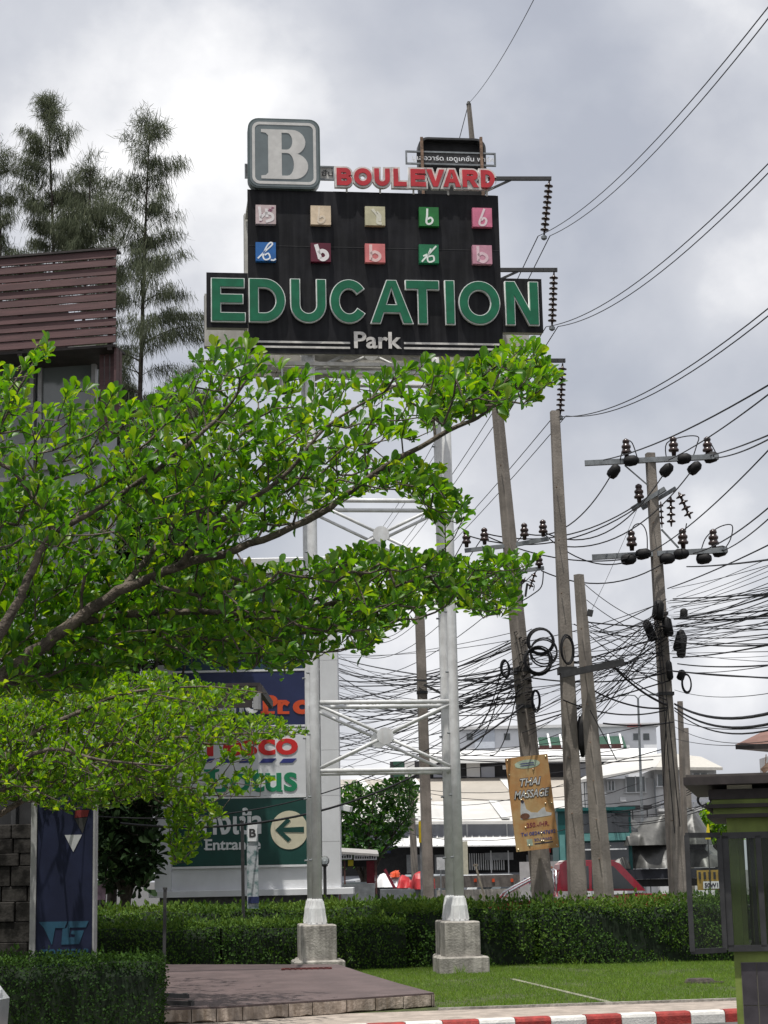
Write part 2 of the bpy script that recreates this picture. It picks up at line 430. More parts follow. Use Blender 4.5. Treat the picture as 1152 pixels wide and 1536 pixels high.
M_LWHITE = mat('letter_white', (0.72, 0.73, 0.74), 0.5, 0.04)
M_MAROON = mat('maroon_board', (0.082, 0.040, 0.040), 0.6, 0.18, 2.5, 0.15, 60, stretch=(0.6, 1, 6))
M_DARKIN = mat('dark_interior', (0.02, 0.02, 0.021), 0.8, 0.2)
M_GLASSG = mat('grey_glass', (0.10, 0.115, 0.115), 0.12, 0.25, 0.7, spec=0.8)
M_FRAMEG = mat('grey_frame', (0.30, 0.30, 0.30), 0.5, 0.12)
M_WALLG = mat('grey_render', (0.34, 0.36, 0.38), 0.8, 0.08, 1.0, 0.15, 40, streak=0.2, streak_col=(0.2, 0.2, 0.2))
M_STONE = mat('shaded_stone', (0.026, 0.024, 0.022), 0.85, 0.6, 4.0, 0.6, 15, spec=.1)  # stone colour taken near black to stand in for deep shade
M_BARK = mat('bark', (0.105, 0.085, 0.068), 0.9, 0.4, 14.0, 0.9, 60)
M_BARKD = mat('dark_bark', (0.055, 0.045, 0.038), 0.9, 0.35, 10.0, 0.8, 50)
M_LEAF1 = leaf_mat('near_leaf', (0.030, 0.098, 0.012), (0.070, 0.185, 0.018), (0.19, 0.28, 0.028), 0.50, 0.40, 0.45)
M_LEAF2 = leaf_mat('far_leaf', (0.042, 0.110, 0.012), (0.100, 0.215, 0.018), (0.20, 0.29, 0.028), 0.50, 0.40, 0.45)
M_HEDGE = leaf_mat('hedge_leaf', (0.016, 0.042, 0.008), (0.046, 0.100, 0.016), (0.11, 0.18, 0.03), 0.22, 0.7, 0.15)
M_HEDGEC = mat('hedge_core', (0.010, 0.020, 0.008), 0.95, 0.4, 12.0)
M_GRASS = leaf_mat('grass_blade', (0.060, 0.115, 0.018), (0.115, 0.21, 0.028), (0.21, 0.29, 0.055), 0.3, 0.6, 0.2)
M_NEEDLE = leaf_mat('casuarina_needle', (0.030, 0.040, 0.024), (0.080, 0.095, 0.058), (0.15, 0.165, 0.105), 0.25, 0.7, 0.1)
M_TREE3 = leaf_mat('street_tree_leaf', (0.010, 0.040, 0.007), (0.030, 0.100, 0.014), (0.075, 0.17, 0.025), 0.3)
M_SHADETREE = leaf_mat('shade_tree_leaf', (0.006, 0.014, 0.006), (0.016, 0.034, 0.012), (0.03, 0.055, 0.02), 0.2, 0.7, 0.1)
M_LIME = mat('lime_paint', (0.165, 0.215, 0.045), 0.6, 0.2, 3.0, 0.1, 40, streak=0.5, streak_col=(0.09, 0.11, 0.03))
M_BROWNR = mat('dark_brown_roof', (0.028, 0.022, 0.021), 0.6, 0.3, 6.0, streak=.3, streak_col=(.06, .05, .045))
M_TILED = mat('charcoal_tile', (0.050, 0.044, 0.050), 0.35, 0.2, 5.0)
M_GROUT = mat('tile_grout', (0.16, 0.15, 0.12), 0.9, 0.1)
def glass_mat(name, col, a):
    m = bpy.data.materials.new(name); m.use_nodes = True; t = m.node_tree; o = t.nodes['Material Output']
    t.nodes.remove(t.nodes['Principled BSDF'])
    tr = N(t, 'ShaderNodeBsdfTransparent'); tr.inputs[0].default_value = (*col, 1)
    gl = N(t, 'ShaderNodeBsdfGlossy'); gl.inputs['Roughness'].default_value = 0.03
    df = N(t, 'ShaderNodeBsdfDiffuse'); df.inputs[0].default_value = (0.5, 0.52, 0.5, 1)
    fr = N(t, 'ShaderNodeFresnel'); fr.inputs[0].default_value = 1.28
    m1 = N(t, 'ShaderNodeMixShader'); m1.inputs[0].default_value = a
    t.links.new(tr.outputs[0], m1.inputs[1]); t.links.new(df.outputs[0], m1.inputs[2])
    m2 = N(t, 'ShaderNodeMixShader'); t.links.new(fr.outputs[0], m2.inputs[0]); t.links.new(m1.outputs[0], m2.inputs[1]); t.links.new(gl.outputs[0], m2.inputs[2])
    t.links.new(m2.outputs[0], o.inputs[0]); return m
M_GLASS = glass_mat('clear_glass', (0.80, 0.84, 0.80), 0.02)

# ================================================================== SETTING
DRIVE_Z = -0.14
def struct(o): return tag(o, kind='structure')
g = MB(); g.add([(-3000, -200, DRIVE_Z - .02), (3000, -200, DRIVE_Z - .02), (3000, 5000, DRIVE_Z - .02), (-3000, 5000, DRIVE_Z - .02)], [(0, 1, 2, 3)])
struct(g.build('ground', M_ASPH))
ka, kb = gnd(740, 1528.6), gnd(1106, 1514.0)
kd = (kb - ka); kd.z = 0; kd.normalize(); kn = Vector((-kd.y, kd.x, 0))       # kn points away from the camera
# driveway in front of the kerb
q0, q1 = ka - kd * 30, ka + kd * 30
g = MB(); g.add([q0 - kn * 40 + Vector((0, 0, DRIVE_Z)), q1 - kn * 40 + Vector((0, 0, DRIVE_Z)), q1 + Vector((0, 0, DRIVE_Z)), q0 + Vector((0, 0, DRIVE_Z))], [(0, 1, 2, 3)])
struct(g.build('driveway', M_ASPH))
# path strip between kerb and lawn (slab, top at 0)
ga, gb = gnd(655, 1515), gnd(1100, 1500)
gdir = (gb - ga); gdir.z = 0; gdir.normalize()
def quadslab(mb, a, b, c, d, z1, z0):
    vs = [Vector((p.x, p.y, z0)) for p in (a, b, c, d)] + [Vector((p.x, p.y, z1)) for p in (a, b, c, d)]
    mb.add(vs, [(3, 2, 1, 0), (4, 5, 6, 7), (0, 1, 5, 4), (1, 2, 6, 5), (2, 3, 7, 6), (3, 0, 4, 7)])
g = MB(); quadslab(g, ka - kd * 14 + kn * .17, ka + kd * 14 + kn * .17, ga + gdir * 16, ga - gdir * 14, -0.006, DRIVE_Z)
path = struct(g.build('path', M_CONC_PATH))
g = MB(); quadslab(g, ga - gdir * 14 + Vector((0, .005, 0)), ga + gdir * 16 + Vector((0, .005, 0)), Vector((14, 40.3, 0)), Vector((-14, 40.3, 0)), -0.004, DRIVE_Z)
lawn = struct(g.build('lawn', M_SOIL))
# kerb: painted stones, one by one
kerb = struct(empty('kerb', ka - kd * 10))
random.seed(4)
SL = 0.425
kmesh = {}
def kerb_mesh(key, m):
    mb = MB(); prof = [(0, DRIVE_Z), (0.0, -0.045), (0.015, -0.015), (0.045, 0.0), (0.165, 0.0), (0.165, DRIVE_Z)]
    L = SL - 0.008; n = len(prof)
    vs = [kd * 0.004 + kn * p[0] + Vector((0, 0, p[1])) for p in prof] + [kd * (0.004 + L) + kn * p[0] + Vector((0, 0, p[1])) for p in prof]
    fs = [tuple(range(n)), tuple(range(2 * n - 1, n - 1, -1))] + [(i, (i + 1) % n, (i + 1) % n + n, i + n) for i in range(n)]
    mb.add(vs, fs); me = mb.mesh('kerb_stone'); me.materials.append(m)
    import bmesh
    b = bmesh.new(); b.from_mesh(me); bmesh.ops.recalc_face_normals(b, faces=b.faces); b.to_mesh(me); b.free()
    return me
km = [kerb_mesh('r', M_RED), kerb_mesh('w', M_WHITE)]
off0 = 10 - (740 - 740) / 1.0 - 0.24
for i in range(54):
    o = bpy.data.objects.new('kerb_stone', km[i % 2]); o.location = kd * (i * SL - 0.07 + .13) + Vector((0, 0, random.uniform(-.004, .004)))
    link(o, kerb)
# lawn edging strips
mb = MB(); mb.bar(ga + gdir * 0.02 + Vector((0, 0, -.02)), ga + gdir * 10 + Vector((0, 0, -.02)), 0.07, 0.09)
tag(mb.build('edging_strip', M_CONC), kind='structure')
mb = MB(); p, q = gnd(768, 1469), gnd(922, 1506); mb.bar(p + Vector((0, 0, -.005)), q + Vector((0, 0, -.005)), 0.08, 0.03)
tag(mb.build('edging_strip', mat('mossy_concrete', (.22, .22, .16), .9, .35, 8)), kind='structure')

# maroon platform: sloping slab with a cracked rendered edge
pf = empty('platform', gnd(450, 1514)); struct(pf)
pl0 = pf.location.copy()
top = [gnd(60, 1522, .17), gnd(243, 1513, .17), gnd(326, 1510, .17), gnd(500, 1499, .17), gnd(651, 1489, .17), gnd(600, 1475.5, .205), gnd(548, 1460, .24), gnd(507, 1446.5, .27), gnd(245, 1446.5, .27), gnd(90, 1449, .27)]
top = [p - pl0 for p in top]
mb = MB(); n = len(top); vs = top + [p + Vector((0, 0, -0.02)) for p in top]
mb.add(vs, [tuple(range(n)), tuple(range(2 * n - 1, n - 1, -1))] + [(i, (i + 1) % n, (i + 1) % n + n, i + n) for i in range(n)])
mb.build('paving', M_PLAT, pf)
# edge pieces along the front, each a broken slab
random.seed(8)
fr = [top[1], top[2], top[3], top[4]]
def along(pts, t):
    Ls = [(pts[i + 1] - pts[i]).length for i in range(len(pts) - 1)]; T = sum(Ls) * t
    for i, L in enumerate(Ls):
        if T <= L or i == len(Ls) - 1: return pts[i].lerp(pts[i + 1], T / L)
        T -= L
fl = [top[0]] + fr
cuts = [0.0]
while cuts[-1] < 1: cuts.append(cuts[-1] + random.uniform(.05, .12))
cuts[-1] = 1.0
for a, b in zip(cuts[:-1], cuts[1:]):
    mb = MB(); m_ = 5
    d = random.uniform(0.0, .012)
    vs = []
    for k in range(m_):
        p = along(fl, a + (b - a - .002) * k / (m_ - 1)); j = random.uniform(-.006, .006)
        lowz = -pl0.z + 0.003
        vs += [p + Vector((0, .03, -.021)), p + Vector((0, -d - .008 + j, -.021 - random.uniform(0, .006))), Vector((p.x, p.y - d - .012 + j, lowz + random.choice((0, 0, .012, .02)))), Vector((p.x, p.y + .03, lowz))]
    fs = [(0, 1, 2, 3), tuple(4 * (m_ - 1) + i for i in (3, 2, 1, 0))]
    for k in range(m_ - 1):
        for i in range(4):
            j = (i + 1) % 4; fs.append((4 * k + i, 4 * k + 4 + i, 4 * k + 4 + j, 4 * k + j))
    mb.add(vs, fs); mb.build('edge_stone', M_PLATEDGE, pf)
mb = MB(); rs = [top[4], top[5], top[6], top[7]]
vs = []
for p in rs: vs += [p + Vector((-.03, 0, -.021)), p + Vector((.006, 0, -.021)), Vector((p.x + .006, p.y, -pl0.z + .003)), Vector((p.x - .03, p.y, -pl0.z + .003))]
fs = [(0, 1, 2, 3), (15, 14, 13, 12)] + [(4 * k + i, 4 * k + 4 + i, 4 * k + 4 + (i + 1) % 4, 4 * k + (i + 1) % 4) for k in range(3) for i in range(4)]
mb.add(vs, fs); mb.build('edge_stone', M_PLATEDGE, pf)
# grate set in the paving
c = gnd(460, 1453, .262)
gr = empty('drain_grate', c, 0.03, 'rusty red floor grate on maroon platform before left concrete plinth', 'grate')
mb = MB(); mb.bx(-.38, .38, -.13, -.11, -.004, .012); mb.bx(-.38, .38, .11, .13, -.004, .012); mb.bx(-.38, -.36, -.11, .11, -.004, .012); mb.bx(.36, .38, -.11, .11, -.004, .012)
M_REDRUST = mat('red_oxide', (0.10, 0.018, 0.016), 0.7, 0.3, 8.0)
mb.build('grate_frame', M_REDRUST, gr)
for i in range(9):
    mb = MB(); x = -.34 + i * .085; mb.bx(x - .012, x + .012, -.11, .11, -.004, .009); mb.build('grate_bar', M_REDRUST, gr)
# two dark bars lying on the paving
for (x0, y0, x1, y1, lb) in ((238, 1494.5, 281, 1497, 'short black metal bar lying on platform, the one farther from kerb'), (232, 1506, 289, 1508, 'longer black metal bar lying on platform, nearer the front edge')):
    mb = MB(); a, b = gnd(x0, y0, .205 if y0 < 1500 else .19), gnd(x1, y1, .205 if y0 < 1500 else .19); mb.bar(a + Vector((0, 0, .02)), b + Vector((0, 0, .02)), .06, .05)
    mb.bar(b + Vector((0, 0, .048)), b + Vector((-.05, 0, .052)), .07, .012)
    tag(mb.build('metal_bar', M_DARKMET), lb, 'bar', 'black bars on the platform')

# ================================================================== SIGN TOWER
TY = R(7.4)
tb = gnd(579.5, 1461.5); 
tower = empty('sign_tower', tb, TY, 'tall white pipe-framed sign tower with black panels and green letters', 'sign tower')
tM = Matrix.Translation(tb) @ Matrix.Rotation(TY, 4, 'Z'); tI = tM.inverted()
def tl(px, py, yo=0.0):
    o = tI @ EYE; d = tI.to_3x3() @ ray(px, py); p = o + d * ((yo - o.y) / d.y)
    return p.x, p.z
HX = 1.135; RY = 0.88
xl, xr = -HX - .01, HX + .13
xm = (xl + xr) / 2
TOPZ = tl(560, 300, 0)[1]
for (x, y) in ((xl, 0), (xr, 0), (xl, RY), (xr, RY)):
    pz = .84
    mb = MB(); mb.tube([(x, y, pz), (x, y, 4), (x, y, 8), (x, y, TOPZ)], .088, 14)
    po = mb.build('post', M_STEEL_W, tower, smooth=True)
    for k in range(8):                                       # climbing bolts down one side
        z = 1.9 + k * 1.05
        b = MB(); b.lathe((x - .10, y - .03, z), [(.016, -.03), (.016, .03)], 8, (1, .3, 0)); b.build('bolt', M_GALV, po)
    fl_ = MB()
    fl_.lathe((x, y, pz), [(.165, 0), (.165, .02), (.16, .025), (.14, .26), (.10, .40), (.089, .42)], 10)
    fo = fl_.build('flare', M_STEEL_W, tower)
    for k in range(10):
        t = 2 * math.pi * k / 10 + .15; r_ = MB()
        dx, dy = math.cos(t), math.sin(t)
        r_.bar((x + dx * .155, y + dy * .155, pz + .03), (x + dx * .10, y + dy * .10, pz + .38), .028, .028); r_.build('rib', M_STEEL_W, fo)
    bl = MB(); hw = .295 if y == 0 else .25
    bl.bevbox(x - hw, x + hw, y - hw, y + hw, .262, pz, .02)
    bo = bl.build('concrete_block', M_CONC, tower)
    b2 = MB(); b2.bevbox(x - (.42 if y == 0 else .3), x + (.42 if y == 0 else .3), y - (.40 if y == 0 else .3), y + (.40 if y == 0 else .3), -.03, .268, .025); b2.build('plinth', M_CONC, tower)
def rail(z, y, rad=.038):
    b = MB(); b.tube([(xl + .09, y, z), (xm, y, z), (xr - .09, y, z)], rad, 10); return b.build('brace_rail', M_STEEL_W, tower, smooth=True)
bays = []
for (pyt, pyb) in ((1053, 1155), (751, 853)):
    zt, zb = tl(578, pyt)[1], tl(578, pyb)[1]; bays.append((zt, zb))
step = bays[1][0] - bays[0][0]
bays.append((bays[1][0] + step, bays[1][1] + step))
for (zt, zb) in bays:
    for y in (0, RY):
        rail(zt, y); rail(zb, y)
        zc = (zt + zb) / 2
        for (x0, z0, x1, z1) in ((xl + .08, zt - .05, xm - .06, zc + .04), (xr - .08, zt - .05, xm + .06, zc + .04), (xl + .08, zb + .05, xm - .06, zc - .04), (xr - .08, zb + .05, xm + .06, zc - .04)):
            b = MB(); b.tube([(x0, y, z0), ((x0 + x1) / 2, y, (z0 + z1) / 2), (x1, y, z1)], .028, 8); b.build('diagonal_brace', M_STEEL_W, tower, smooth=True)
        b = MB(); b.lathe((xm, y - .045, zc), [(.02, 0), (.145, .004), (.145, .02), (.02, .024)], 20, (0, 1, 0)); b.build('gusset_disc', M_STEEL_W, tower)
    for x in (xl, xr):
        for z in (zt, zb):
            b = MB(); b.tube([(x, .09, z), (x, RY - .09, z)], .032, 8); b.build('brace_rail', M_STEEL_W, tower, smooth=True)
# ---- panels
FY = -0.22                                                   # front face plane of the sign (local y)
ax0, az1 = tl(371, 284, FY); ax1, _ = tl(747, 292, FY); _, az0 = tl(560, 532, FY)
def panel(x0, x1, z0, z1, yf, yb, name='panel', backm=M_SIDE):
    b = MB(); b.bx(x0, x1, min(yf, yf + .012 * (1 if yb > yf else -1)), max(yf, yf + .012 * (1 if yb > yf else -1)), z0, z1); p_ = b.build(name, M_BLACK, tower)
    b = MB(); b.bx(x0 + .006, x1 - .006, min(yf + .013 * (1 if yb > yf else -1), yb), max(yf + .013 * (1 if yb > yf else -1), yb), z0 + .006, z1 - .006); b.build('panel_return', backm, p_)
    return p_
panel(ax0, ax1, az0, az1, FY, FY + .12)
wx0, wz1 = tl(309.5, 410, FY - .02); wx1, wz1b = tl(812, 417, FY - .02); wz0 = tl(560, 495, FY - .02)[1]; wz1 = tl(560, 413.5, FY - .02)[1]
panel(wx0, ax0 - .004, wz0, wz1, FY - .02, FY + .16, 'wing_panel'); panel(ax1 + .004, wx1, wz0, wz1, FY - .02, FY + .16, 'wing_panel')
# rear face, same shape, facing away
BYF = RY + .24
panel(ax0, ax1, az0, az1, BYF, BYF - .12, 'rear_panel'); panel(wx0, ax0 - .004, wz0, wz1, BYF, BYF - .16, 'rear_wing_panel'); panel(ax1 + .004, wx1, wz0, wz1, BYF, BYF - .16, 'rear_wing_panel')
# seams across the black face
for py in (372, ):
    z = tl(560, py, FY)[1]
    b = MB(); b.bx(ax0 + .02, ax1 - .02, FY - .004, FY - .0005, z - .004, z + .004); b.build('panel_seam', M_DARKMET, tower)
# frame between the two faces: beams under and at the sides
for (z, y0, y1) in ((az0 - .06, FY + .14, BYF - .14),):
    for x in (ax0 + .15, xl, xr, ax1 - .15):
        b = MB(); b.bx(x - .04, x + .04, y0, y1, z - .05, z + .05); b.build('frame_beam', M_STEEL_W, tower)
    for y in (FY + .10, RY - .2, .25):
        b = MB(); b.bx(ax0 + .05, ax1 - .05, y, y + .06, z - .12, z - .055); b.build('frame_beam', M_SIDE, tower)
for x in (ax0 + .05, ax1 - .05):
    for z in (az0 + .5, (az0 + az1) / 2, az1 - .1):
        b = MB(); b.bx(x - .03, x + .03, FY + .14, BYF - .14, z - .03, z + .03); b.build('frame_beam', M_SIDE, tower)
# ---- EDUCATION: green channel letters with a pale trim
EL = [('E', 317.5, 367), ('D', 374, 427), ('U', 436, 488), ('C', 495, 551), ('A', 555.5, 618), ('T', 608, 658), ('I', 667, 681), ('O', 687.5, 749), ('N', 757, 807)]
def letter_row(lst, pyA, pyB, slope, S, m, mt, grow, depth, yf, name, x_ref):
    for (ch, xa, xb) in lst:
        xm = (xa + xb) / 2; dy = slope * (xm - x_ref)
        X0, Z1 = tl(xa, pyA + dy, yf); X1, Z0 = tl(xb, pyB + dy, yf)
        W, H = X1 - X0, Z1 - Z0
        c = [[(p[0] + X0, p[1] + Z0) for p in k] for k in glyph(ch, W, H, S if ch != 'I' else W)]
        lo = flat_obj(name, c, m, tower, yf - .002, depth)
        if mt: flat_obj('letter_trim', c, mt, lo, yf - .001, depth - .02, offset=grow)
letter_row(EL, 419.5, 483.5, 0.0118, .145, M_GREEN, M_TRIM, .017, .085, FY - .02, 'letter', 340)
# ---- Park with twin lines
sil = M_SILV
X0, Z0 = tl(531, 523, FY); X1, Z1 = tl(602, 499, FY)
text_obj('lettering', 'Park', sil, tower, X0, X1, Z0, Z1, FY - .001, .03, bold=.022)
for (xa, xb, ya) in ((377, 525, 513.5), (377, 525, 521), (606, 749, 516), (606, 749, 523.5)):
    xa_, z_ = tl(xa, ya, FY); xb_, z2_ = tl(xb, ya, FY)
    b = MB(); b.bx(xa_, xb_, FY - .014, FY - .001, (z_ + z2_) / 2 - .018, (z_ + z2_) / 2 + .018); b.build('line_strip', sil, tower)
# ---- BOULEVARD
BL = [('B', 504, 527), ('O', 530, 557), ('U', 560.5, 584), ('L', 589, 609), ('E', 614.5, 638), ('V', 638.5, 665.5), ('A', 663, 690), ('R', 692, 717), ('D', 719.5, 741)]
letter_row(BL, 254.5, 281, 0.0155, .083, M_REDL, M_SILV, .036, .10, FY - .03, 'letter', 515)
xa_, z_ = tl(500, 288, FY); xb_, _ = tl(744, 288, FY)
b = MB(); b.bx(xa_, xb_, FY + .02, FY + .06, z_ - .02, z_ + .02); b.build('letter_rail', M_DARKMET, tower)
for px in (520, 570, 620, 672, 730):
    x_, _ = tl(px, 284, FY); b = MB(); b.bx(x_ - .015, x_ + .015, FY - .025, FY + .02, z_ - .01, z_ + .12); b.build('letter_bracket', M_SIDE, tower)
# ---- B logo box
def rrect(x0, x1, z0, z1, r, n=6):
    o = []
    for (cx, cz, a) in ((x1 - r, z1 - r, 0), (x0 + r, z1 - r, 90), (x0 + r, z0 + r, 180), (x1 - r, z0 + r, 270)): o += arc(cx, cz, r, r, a, a + 90, n)
    return o
LY = FY - .10
lx0, lz1 = tl(371.5, 176.5, LY); lx1, lz0 = tl(481, 284, LY)
lb = flat_obj('logo_box', [rrect(lx0, lx1, lz0, lz1, .19)], M_SLATE_D, tower, LY + .22, .22)
flat_obj('logo_face', [rrect(lx0 + .03, lx1 - .03, lz0 + .03, lz1 - .03, .17)], M_SLATE, lb, LY - .001, .006)
flat_obj('logo_ring', [rrect(lx0 + .075, lx1 - .075, lz0 + .075, lz1 - .075, .13), rrect(lx0 + .125, lx1 - .125, lz0 + .125, lz1 - .125, .09)], M_LOGOW, lb, LY - .007, .006)
bx0, bz0 = tl(392, 268, LY); bx1, bz1 = tl(461.5, 196, LY); bw, bh = (bx1 - bx0) / 201, (bz1 - bz0) / 205
outer = [(0, 205), (0, 193), (20, 190), (30, 180), (30, 25), (20, 15), (0, 12), (0, 0)] + [(110, 0)] + arc(138, 54, 63, 54, -90, 75, 12) + arc(132, 153, 58, 52, -60, 90, 12) + [(110, 205)]
h1 = [(88, 192)] + [(108, 192)] + arc(110, 157, 24, 35, 90, -90, 10) + [(88, 122)]
h2 = [(88, 108)] + [(108, 108)] + arc(112, 61, 28, 47, 90, -90, 10) + [(88, 14)]
flat_obj('logo_letter', [[(bx0 + p[0] * bw, bz0 + p[1] * bh) for p in c] for c in (outer, h1, h2)], M_LOGOW, lb, LY - .007, .008)
# rear logo box, seen from behind (open dark back)
rx0, rz1 = tl(626, 207.5, BYF); rx1, rz0 = tl(730, 300, BYF)
rl = flat_obj('rear_logo_box', [rrect(rx0, rx1, rz0, rz1, .19), rrect(rx0 + .04, rx1 - .04, rz0 + .04, rz1 - .04, .16)], M_DARKMET, tower, BYF + .14, .22)
flat_obj('box_back', [rrect(rx0 + .041, rx1 - .041, rz0 + .041, rz1 - .041, .16)], M_DARKIN, rl, BYF + .12, .02)
# Thai caption strips
def strip(xa, xb, yt, yb, yp, body, ta, tb_, dark, name='caption_strip'):
    x0, z1 = tl(xa, yt, yp); x1, z0 = tl(xb, yb, yp)
    if dark:
        b = MB(); b.bx(tl(625, 230, yp)[0], tl(728, 230, yp)[0], yp + .006, yp + .018, z0 + .02, z1 - .02); s_ = b.build(name, mat('caption_brown', (0.045, 0.043, 0.043), 0.5, 0.2), tower)
    else:
        b = MB(); b.bx(x0 + .02, x1 - .02, yp + .006, yp + .012, z0 + .02, z1 - .02); s_ = b.build(name, M_LWHITE if False else M_SIDE, tower)
    for (u0, u1, v0, v1) in ((x0, x1, z1 - .03, z1), (x0, x1, z0, z0 + .03), (x0, x0 + .03, z0 + .031, z1 - .031), (x1 - .03, x1, z0 + .031, z1 - .031)):
        b = MB(); b.bx(u0, u1, yp - .02, yp + .02, v0, v1); b.build('strip_frame', M_GALV, s_)
    tx0, tz1 = tl(ta, yt + 5.5, yp); tx1, tz0 = tl(tb_, yb - 4.5, yp)
    text_obj('lettering', body, M_LWHITE if dark else M_DARKMET, s_, tx0, tx1, tz0, tz1, yp + .004, .01, bold=.01)
    return s_
strip(608, 744, 226, 250, RY - .1, 'บูเลอวาร์ด เอดูเคชั่น พาร์ค', 618, 741, True)
strip(367, 502, 246, 271, .08, 'บูเลอวาร์ด เอดูเคชั่น', 370, 500, False)
for px in (633, 722):
    x_, zt_ = tl(px, 206, RY - .15); b = MB(); b.bar((x_, RY - .15, az1 - .2), (x_ - .01, RY - .15, zt_), .05, .05); b.build('upright', M_RUST, tower)
for px in (385, 470):
    x_, zt_ = tl(px, 240, .12); b = MB(); b.bar((x_, .12, az1 - .2), (x_, .12, zt_), .05, .05); b.build('upright', M_STEEL_W, tower)
# ---- ten small logo tiles
tcol = [[(0.50, 0.40, 0.40), (0.62, 0.50, 0.36), (0.48, 0.45, 0.30), (0.012, 0.15, 0.03), (0.55, 0.15, 0.24)],
        [(0.015, 0.11, 0.34), (0.095, 0.006, 0.022), (0.58, 0.17, 0.17), (0.008, 0.16, 0.065), (0.52, 0.25, 0.32)]]
tink = [[(0.70, 0.66, 0.66), (0.66, 0.56, 0.44), (0.60, 0.58, 0.48), (0.7, 0.73, 0.7), (0.68, 0.55, 0.58)],
        [(0.72, 0.75, 0.78), (0.75, 0.72, 0.72), (0.70, 0.50, 0.48), (0.7, 0.75, 0.7), (0.66, 0.48, 0.52)]]
stems = {'script': [[(.42, .92), (.40, .55), (.36, .2), (.46, .1), (.62, .16), (.68, .32), (.58, .44), (.42, .36)]],
         'lean': [[(.62, .95), (.48, .6), (.34, .22), (.42, .08), (.62, .12), (.70, .34), (.58, .46), (.44, .34)]],
         'loop': [[(.10, .12), (.45, .5), (.82, .88), (.72, .98), (.52, .72), (.36, .25), (.48, .06), (.70, .16), (.62, .40), (.44, .30)], [(.74, .06), (.88, .04), (.99, .12)]],
         'bold': [[(.26, .92), (.36, .55), (.46, .14)], [(.40, .44), (.56, .58), (.76, .48), (.80, .26), (.62, .12), (.46, .18)]],
         'plain': [[(.28, .95), (.28, .12)], [(.28, .44), (.48, .56), (.70, .44), (.72, .24), (.52, .10), (.28, .20)]],
         'swash': [[(.12, .06), (.40, .38), (.88, .92)], [(.60, .78), (.42, .30), (.48, .06), (.74, .14), (.70, .38), (.46, .34)], [(.20, .36), (.40, .46)]],
         'torn': [[(.18, .9), (.22, .5), (.24, .15)], [(.22, .3), (.5, .55), (.8, .5), (.82, .25), (.5, .12)], [(.52, .8), (.56, .35)]],
         'tail': [[(.35, .85), (.62, .5), (.6, .15), (.82, .1)], [(.58, .72), (.75, .5), (.72, .2)]]}
sty = [['torn', 'script', 'tail', 'script', 'lean'], ['loop', 'bold', 'plain', 'swash', 'plain']]
swd = {'script': .10, 'lean': .11, 'loop': .075, 'bold': .20, 'plain': .15, 'swash': .085, 'torn': .14, 'tail': .13}
txs = [(383.5, 414), (466, 496.5), (547.5, 578), (628.5, 658.5), (708.5, 738.5)]
for r_ in range(2):
    for c_ in range(5):
        ya, yb = ((307, 336), (363, 391.5))[r_]; xa, xb = txs[c_]; dy = .0135 * (xa - 383)
        x0, z1 = tl(xa, ya + dy, FY - .1); x1, z0 = tl(xb, yb + dy, FY - .1)
        nm = 'tile_%d_%d' % (r_, c_)
        mt = mat('logo_tile_colour_%s' % 'abcdefghij'[r_ * 5 + c_], tcol[r_][c_], .45, .12, 5)
        mtk = mat('logo_ink_%s' % 'abcdefghij'[r_ * 5 + c_], tink[r_][c_], .5, .06, 5)
        b = MB(); b.bx(x0, x1, FY - .10, FY - .001, z0, z1); to = b.build('logo_tile', mt, tower)
        S = x1 - x0; st = sty[r_][c_]
        for s_ in stems[st]:
            pts = curve_pts([Vector((p[0], p[1], 0)) for p in s_], 6)
            flat_obj('tile_letter', [ribbon([(x0 + p.x * S, z0 + p.y * (z1 - z0)) for p in pts], swd[st] * S)], mtk, to, FY - .1005, .004)
        if st == 'torn':
            for k in range(7):
                rr = random.Random(k); cx, cz = x0 + rr.random() * S * .8, z0 + rr.random() * S * .8
                flat_obj('paint_flake', [[(cx, cz), (cx + S * .12, cz + .02), (cx + S * .16, cz + S * .1), (cx + .01, cz + S * .14)]], mat('tile_plum', (0.26, 0.10, 0.16), .6), to, FY - .1002, .003)
# ---- floodlights hanging under the panels
for (px, py) in ((424, 577), (655, 562)):
    x_, z_ = tl(px, py, -.45); b = MB()
    b.lathe((x_, -.45, z_), [(.11, -.14), (.12, -.13), (.10, .02), (.055, .12), (.04, .16)], 12, (0, .35, 1)); fo = b.build('floodlight', M_DARKMET if px < 500 else M_GALV, tower, smooth=False)
    b = MB(); b.tube([(x_, -.40, z_ + .15), (x_, -.35, z_ + .3), (x_, -.05, az0 - .1)], .015, 6); b.build('lamp_arm', M_GALV, fo)

